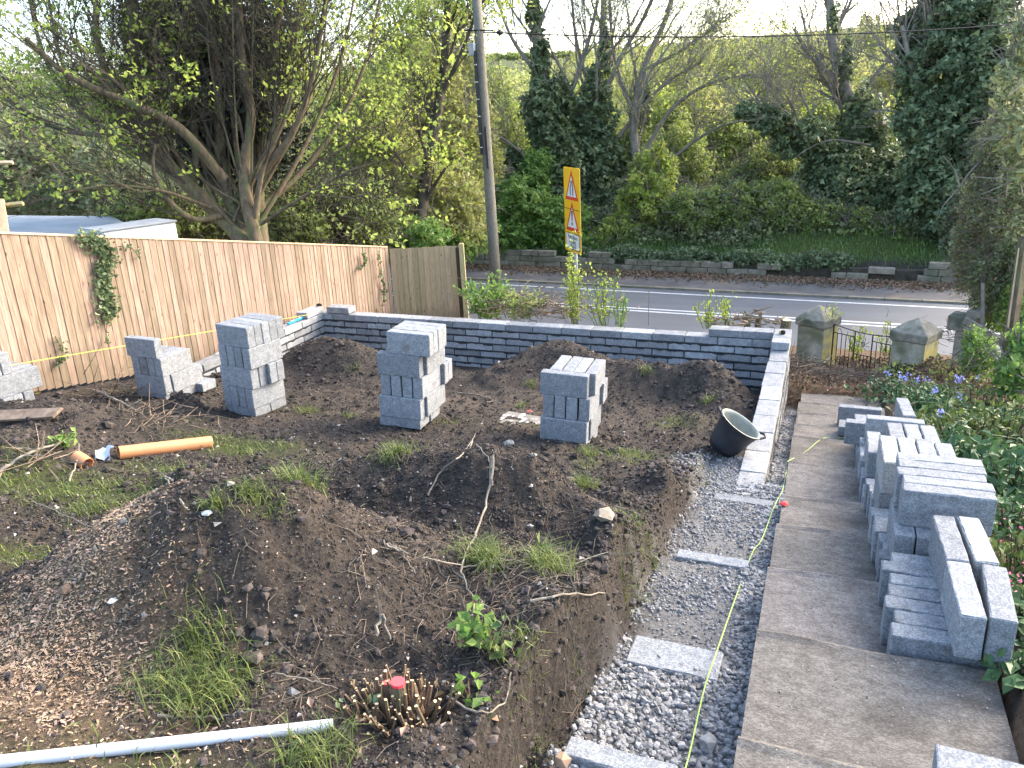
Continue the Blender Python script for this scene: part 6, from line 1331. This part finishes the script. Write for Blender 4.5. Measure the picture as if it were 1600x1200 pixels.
# small twigs and straw
n = 500; x, y = scatter(n, -4.6, -.4, -9.0, -5.0, 3.2); a = rng.uniform(0, 6.28, len(x)); l = rng.uniform(.03, .13, len(x)); A = np.stack([x, y, G(x, y)+.006], 1); x2 = x+np.cos(a)*l; y2 = y+np.sin(a)*l; B = np.stack([x2, y2, G(x2, y2)+.008], 1)
for (px, py, m_, sp) in [(800, 960, 200, .28), (700, 930, 110, .3), (850, 900, 80, .2), (420, 1120, 70, .25), (250, 690, 60, .3), (640, 860, 60, .3), (930, 800, 80, .15), (60, 720, 150, .4)]:
    q_ = hit(px, py); xx = q_[0]+rng.normal(0, sp, m_); yy_ = q_[1]+rng.normal(0, sp*.8, m_); k_ = soilmask(xx, yy_) > .5; xx, yy_ = xx[k_], yy_[k_]; a_ = rng.uniform(0, 6.28, len(xx)); l_ = rng.uniform(.03, .16, len(xx)); e_ = np.stack([xx+np.cos(a_)*l_, yy_+np.sin(a_)*l_], 1)
    A = np.concatenate([A, np.stack([xx, yy_, G(xx, yy_)+.008], 1)]); B = np.concatenate([B, np.stack([e_[:, 0], e_[:, 1], G(e_[:, 0], e_[:, 1])+rng.uniform(.004, .03, len(xx))], 1)])
M_ = (A+B)/2+rng.normal(0, .012, A.shape); M_[:, 2] = np.maximum(M_[:, 2], G(M_[:, 0], M_[:, 1])+.004)
tag(npobj('small_twigs', *merge([sticks(A, M_, .0018, .0015, 4), sticks(M_, B, .0015, .001, 4)]), 'dry_vine'), 'small dry twigs and straw strewn on the soil', 'twigs', kind='stuff')
def branch(label, pts, r, seed, mat='twig_grey', side=2, lift=.02):
    W = []
    for q in pts:
        h_ = hit(q[0], q[1]); W.append((h_[0], h_[1], max(h_[2], gz(h_[0], h_[1]))+(q[2] if len(q) > 2 else lift)))
    S = smooth_path(W, 6); rg = np.random.default_rng(seed); S[1:-1] += rg.normal(0, .004, S[1:-1].shape); t = thing('fallen_branch', label, 'branch', tuple(S[0])); S = S-S[0]
    MB().tube([tuple(q) for q in S], list(np.linspace(r, r*.45, len(S))), 6).build('limb', mat, t)
    for k in range(side):
        i = rg.integers(len(S)//4, len(S)-1); d = rg.normal(0, .08, 3); d[2] = abs(d[2])*.5+.02; MB().tube([tuple(S[i]), tuple(S[i]+d*.6+rg.normal(0, .01, 3)), tuple(S[i]+d*1.5)], [r*.5, r*.4, r*.2], 4).build('side_twig', mat, t)
BR = [('long bent pale branch running down the middle of near soil', [(770, 775), (772, 740, .06), (762, 800), (745, 850, .05), (722, 895, .04), (735, 930), (765, 970)], .0075, 2), ('pale twig curving over the middle ridge', [(670, 785), (690, 745), (725, 720, .04), (742, 700, .10)], .006, 0), ('short dry stick standing on the ridge', [(730, 728), (744, 698, .12)], .007, 0),
      ('curved twig loop over the ridge', [(745, 710, .06), (765, 740, .05), (772, 775, .04)], .004, 0), ('forked stem crossing toward the trench', [(830, 960), (880, 948, .03), (945, 950, .02)], .007, 2), ('thin horizontal twig in front of the grass tufts', [(720, 893), (790, 888, .03), (870, 895, .03), (950, 875)], .0035, 1),
      ('pale twig left of the cut stumps', [(590, 1010), (600, 990, .06), (612, 1015)], .008, 1), ('long stem lying from stump bundle to the right', [(700, 1100), (745, 1125), (790, 1115), (800, 1080, .06)], .005, 2), ('straight stick pointing up the near slope', [(600, 850), (625, 872), (650, 910)], .005, 0), ('dead branch on the near heap skyline', [(275, 775, .04), (262, 765, .08), (285, 800), (300, 815)], .006, 1),
      ('dark thin stem in front of the left lawn', [(20, 770), (70, 800, .03), (150, 836)], .004, 0), ('curved green bramble stem at the right of largest tuft', [(430, 1075, .03), (480, 1085, .04), (530, 1090, .02)], .004, 1), ('dry stick crossing below the largest tuft', [(250, 1135), (330, 1130, .02), (400, 1132)], .006, 0), ('thick branch before the low stack', [(150, 622, .06), (185, 635, .05), (222, 652, .02)], .022, 3),
      ('pale cut branch above the lawn on the left', [(0, 745), (40, 728, .05), (80, 710, .06), (112, 700, .03)], .014, 3), ('dark stick leaning off the middle stack', [(655, 640, .12), (685, 655, .06), (716, 672, .01)], .009, 0), ('stick lying on the trampled soil behind stacks', [(715, 618), (750, 624, .02), (782, 634)], .010, 1), ('small branch beside the short orange pipe', [(110, 760), (122, 735, .05), (128, 712, .08)], .008, 1),
      ('pale sliver of wood on the near soil', [(605, 862), (640, 885)], .007, 0), ('stick at the far side of the trench', [(960, 805), (1010, 815, .02)], .005, 1)]
for i, (lab, pts, r_, sd_) in enumerate(BR): branch(lab, pts, r_, 400+i, side=sd_)
# coppiced stump in the foreground
q = hit(625, 1120); cs_ = thing('cut_shrub_stump', 'bundle of cut brown shrub stems, one painted red', 'stump', tuple(q)); rg = np.random.default_rng(500); A = []; B = []; R0 = []
for k in range(150):
    a = rg.uniform(0, 6.28); rr_ = rg.uniform(0, .13)**1; b0 = np.array([math.cos(a)*rr_*1.25, math.sin(a)*rr_, -.03]); d = np.array([math.cos(a)*rr_*2.6+rg.normal(0, .3), math.sin(a)*rr_*2.0+rg.normal(0, .3), 1]); d /= np.linalg.norm(d); A.append(b0); B.append(b0+d*rg.uniform(.05, .19)); R0.append(rg.uniform(.0025, .0085))
A = np.array(A); B = np.array(B); R0 = np.array(R0); npobj('stems', *sticks(A, B, R0*1.15, R0, 6), 'stubs', cs_)
D = B-A; D /= np.linalg.norm(D, axis=1)[:, None]; ring = sticks(B, B+D*.0015, R0*.92, R0*.90, 6); cap = np.arange(len(B))[:, None]*12+np.array([[6, 7, 8, 9, 10, 11]]); o = npobj('cut_ends', ring[0], [ring[1], cap], 'cutface', cs_); o['kind'] = 'stuff'
MB().tube([(0, .0, -.03), (.005, 0, .08), (.012, -.005, .155)], [.034, .030, .029], 10).build('thick_stem', 'bark', cs_); MB().tube([(.012, -.005, .1555), (.013, -.005, .168)], .027, 10).build('red_end', 'redpaint', cs_)
MB().tube([(-.05, .02, 0), (-.055, .02, .12)], [.018, .016], 8).build('thick_stem', 'stubs', cs_); MB().tube([(-.055, .02, .1205), (-.055, .02, .126)], .013, 8).build('red_end', 'redpaint', cs_)
n = 60; C = rg.normal(0, .16, (n, 3))*np.array([1, .8, 0]); C[:, 2] = G(C[:, 0]+q[0], C[:, 1]+q[1])-q[2]+.015; npobj('dead_leaves', *leaves(C, .04, rg, up=1, fold=.3), 'litter', cs_)
def sprout(label, px, py, n, sz, mt, seed, H, W):
    q = hit(px, py); rg = np.random.default_rng(seed); t = thing('leafy_sprout', label, 'plant', tuple(q)); st_ = []; C = []
    for k in range(7):
        a = rg.uniform(0, 6.28); tip = np.array([math.cos(a)*W*rg.random(), math.sin(a)*W*rg.random(), H*rg.uniform(.6, 1.1)]); st_.append(tip)
        for m_ in range(n//7): u_ = rg.uniform(.3, 1.05); C.append(tip*u_+rg.normal(0, sz*.5, 3))
    st_ = np.array(st_); npobj('stems', *sticks(np.zeros_like(st_), st_, .0035, .002, 4), 'stubs', t); npobj('leaves', *leaves(np.array(C), sz, rg, up=1.0, aspect=.75), mt, t)
sprout('fresh green sprout growing behind the cut stems', 745, 1020, 70, .055, 'leaf_green', 510, .20, .14); sprout('bronze-tinted sprout right of the green one', 775, 1040, 42, .045, 'leaf_rose', 511, .17, .12); sprout('small red-leaved sprig on the long grass tuft', 852, 880, 18, .05, 'leaf_rose', 512, .13, .04); sprout('low green leaves below the sprout', 735, 1100, 26, .05, 'leaf_green', 513, .08, .12)
sprout('green weeds by the short orange pipe', 95, 700, 50, .06, 'leaf_green', 514, .12, .15); sprout('ivy leaves beside the red-topped stems', 560, 1120, 16, .04, 'leaf_ivy', 515, .05, .1)
for i, (px, py) in enumerate([(551, 695), (699, 1005)]):
    q = hit(px, py); o = npobj('litter_scrap', *chips_geo(np.array([[0, 0, .02]]), .04, .03, rng), ['blue', 'rag'][i]); o.location = tuple(q); tag(o, ['tiny blue plastic scrap on the ridge', 'tiny pink scrap by the sprout'][i], 'scrap')
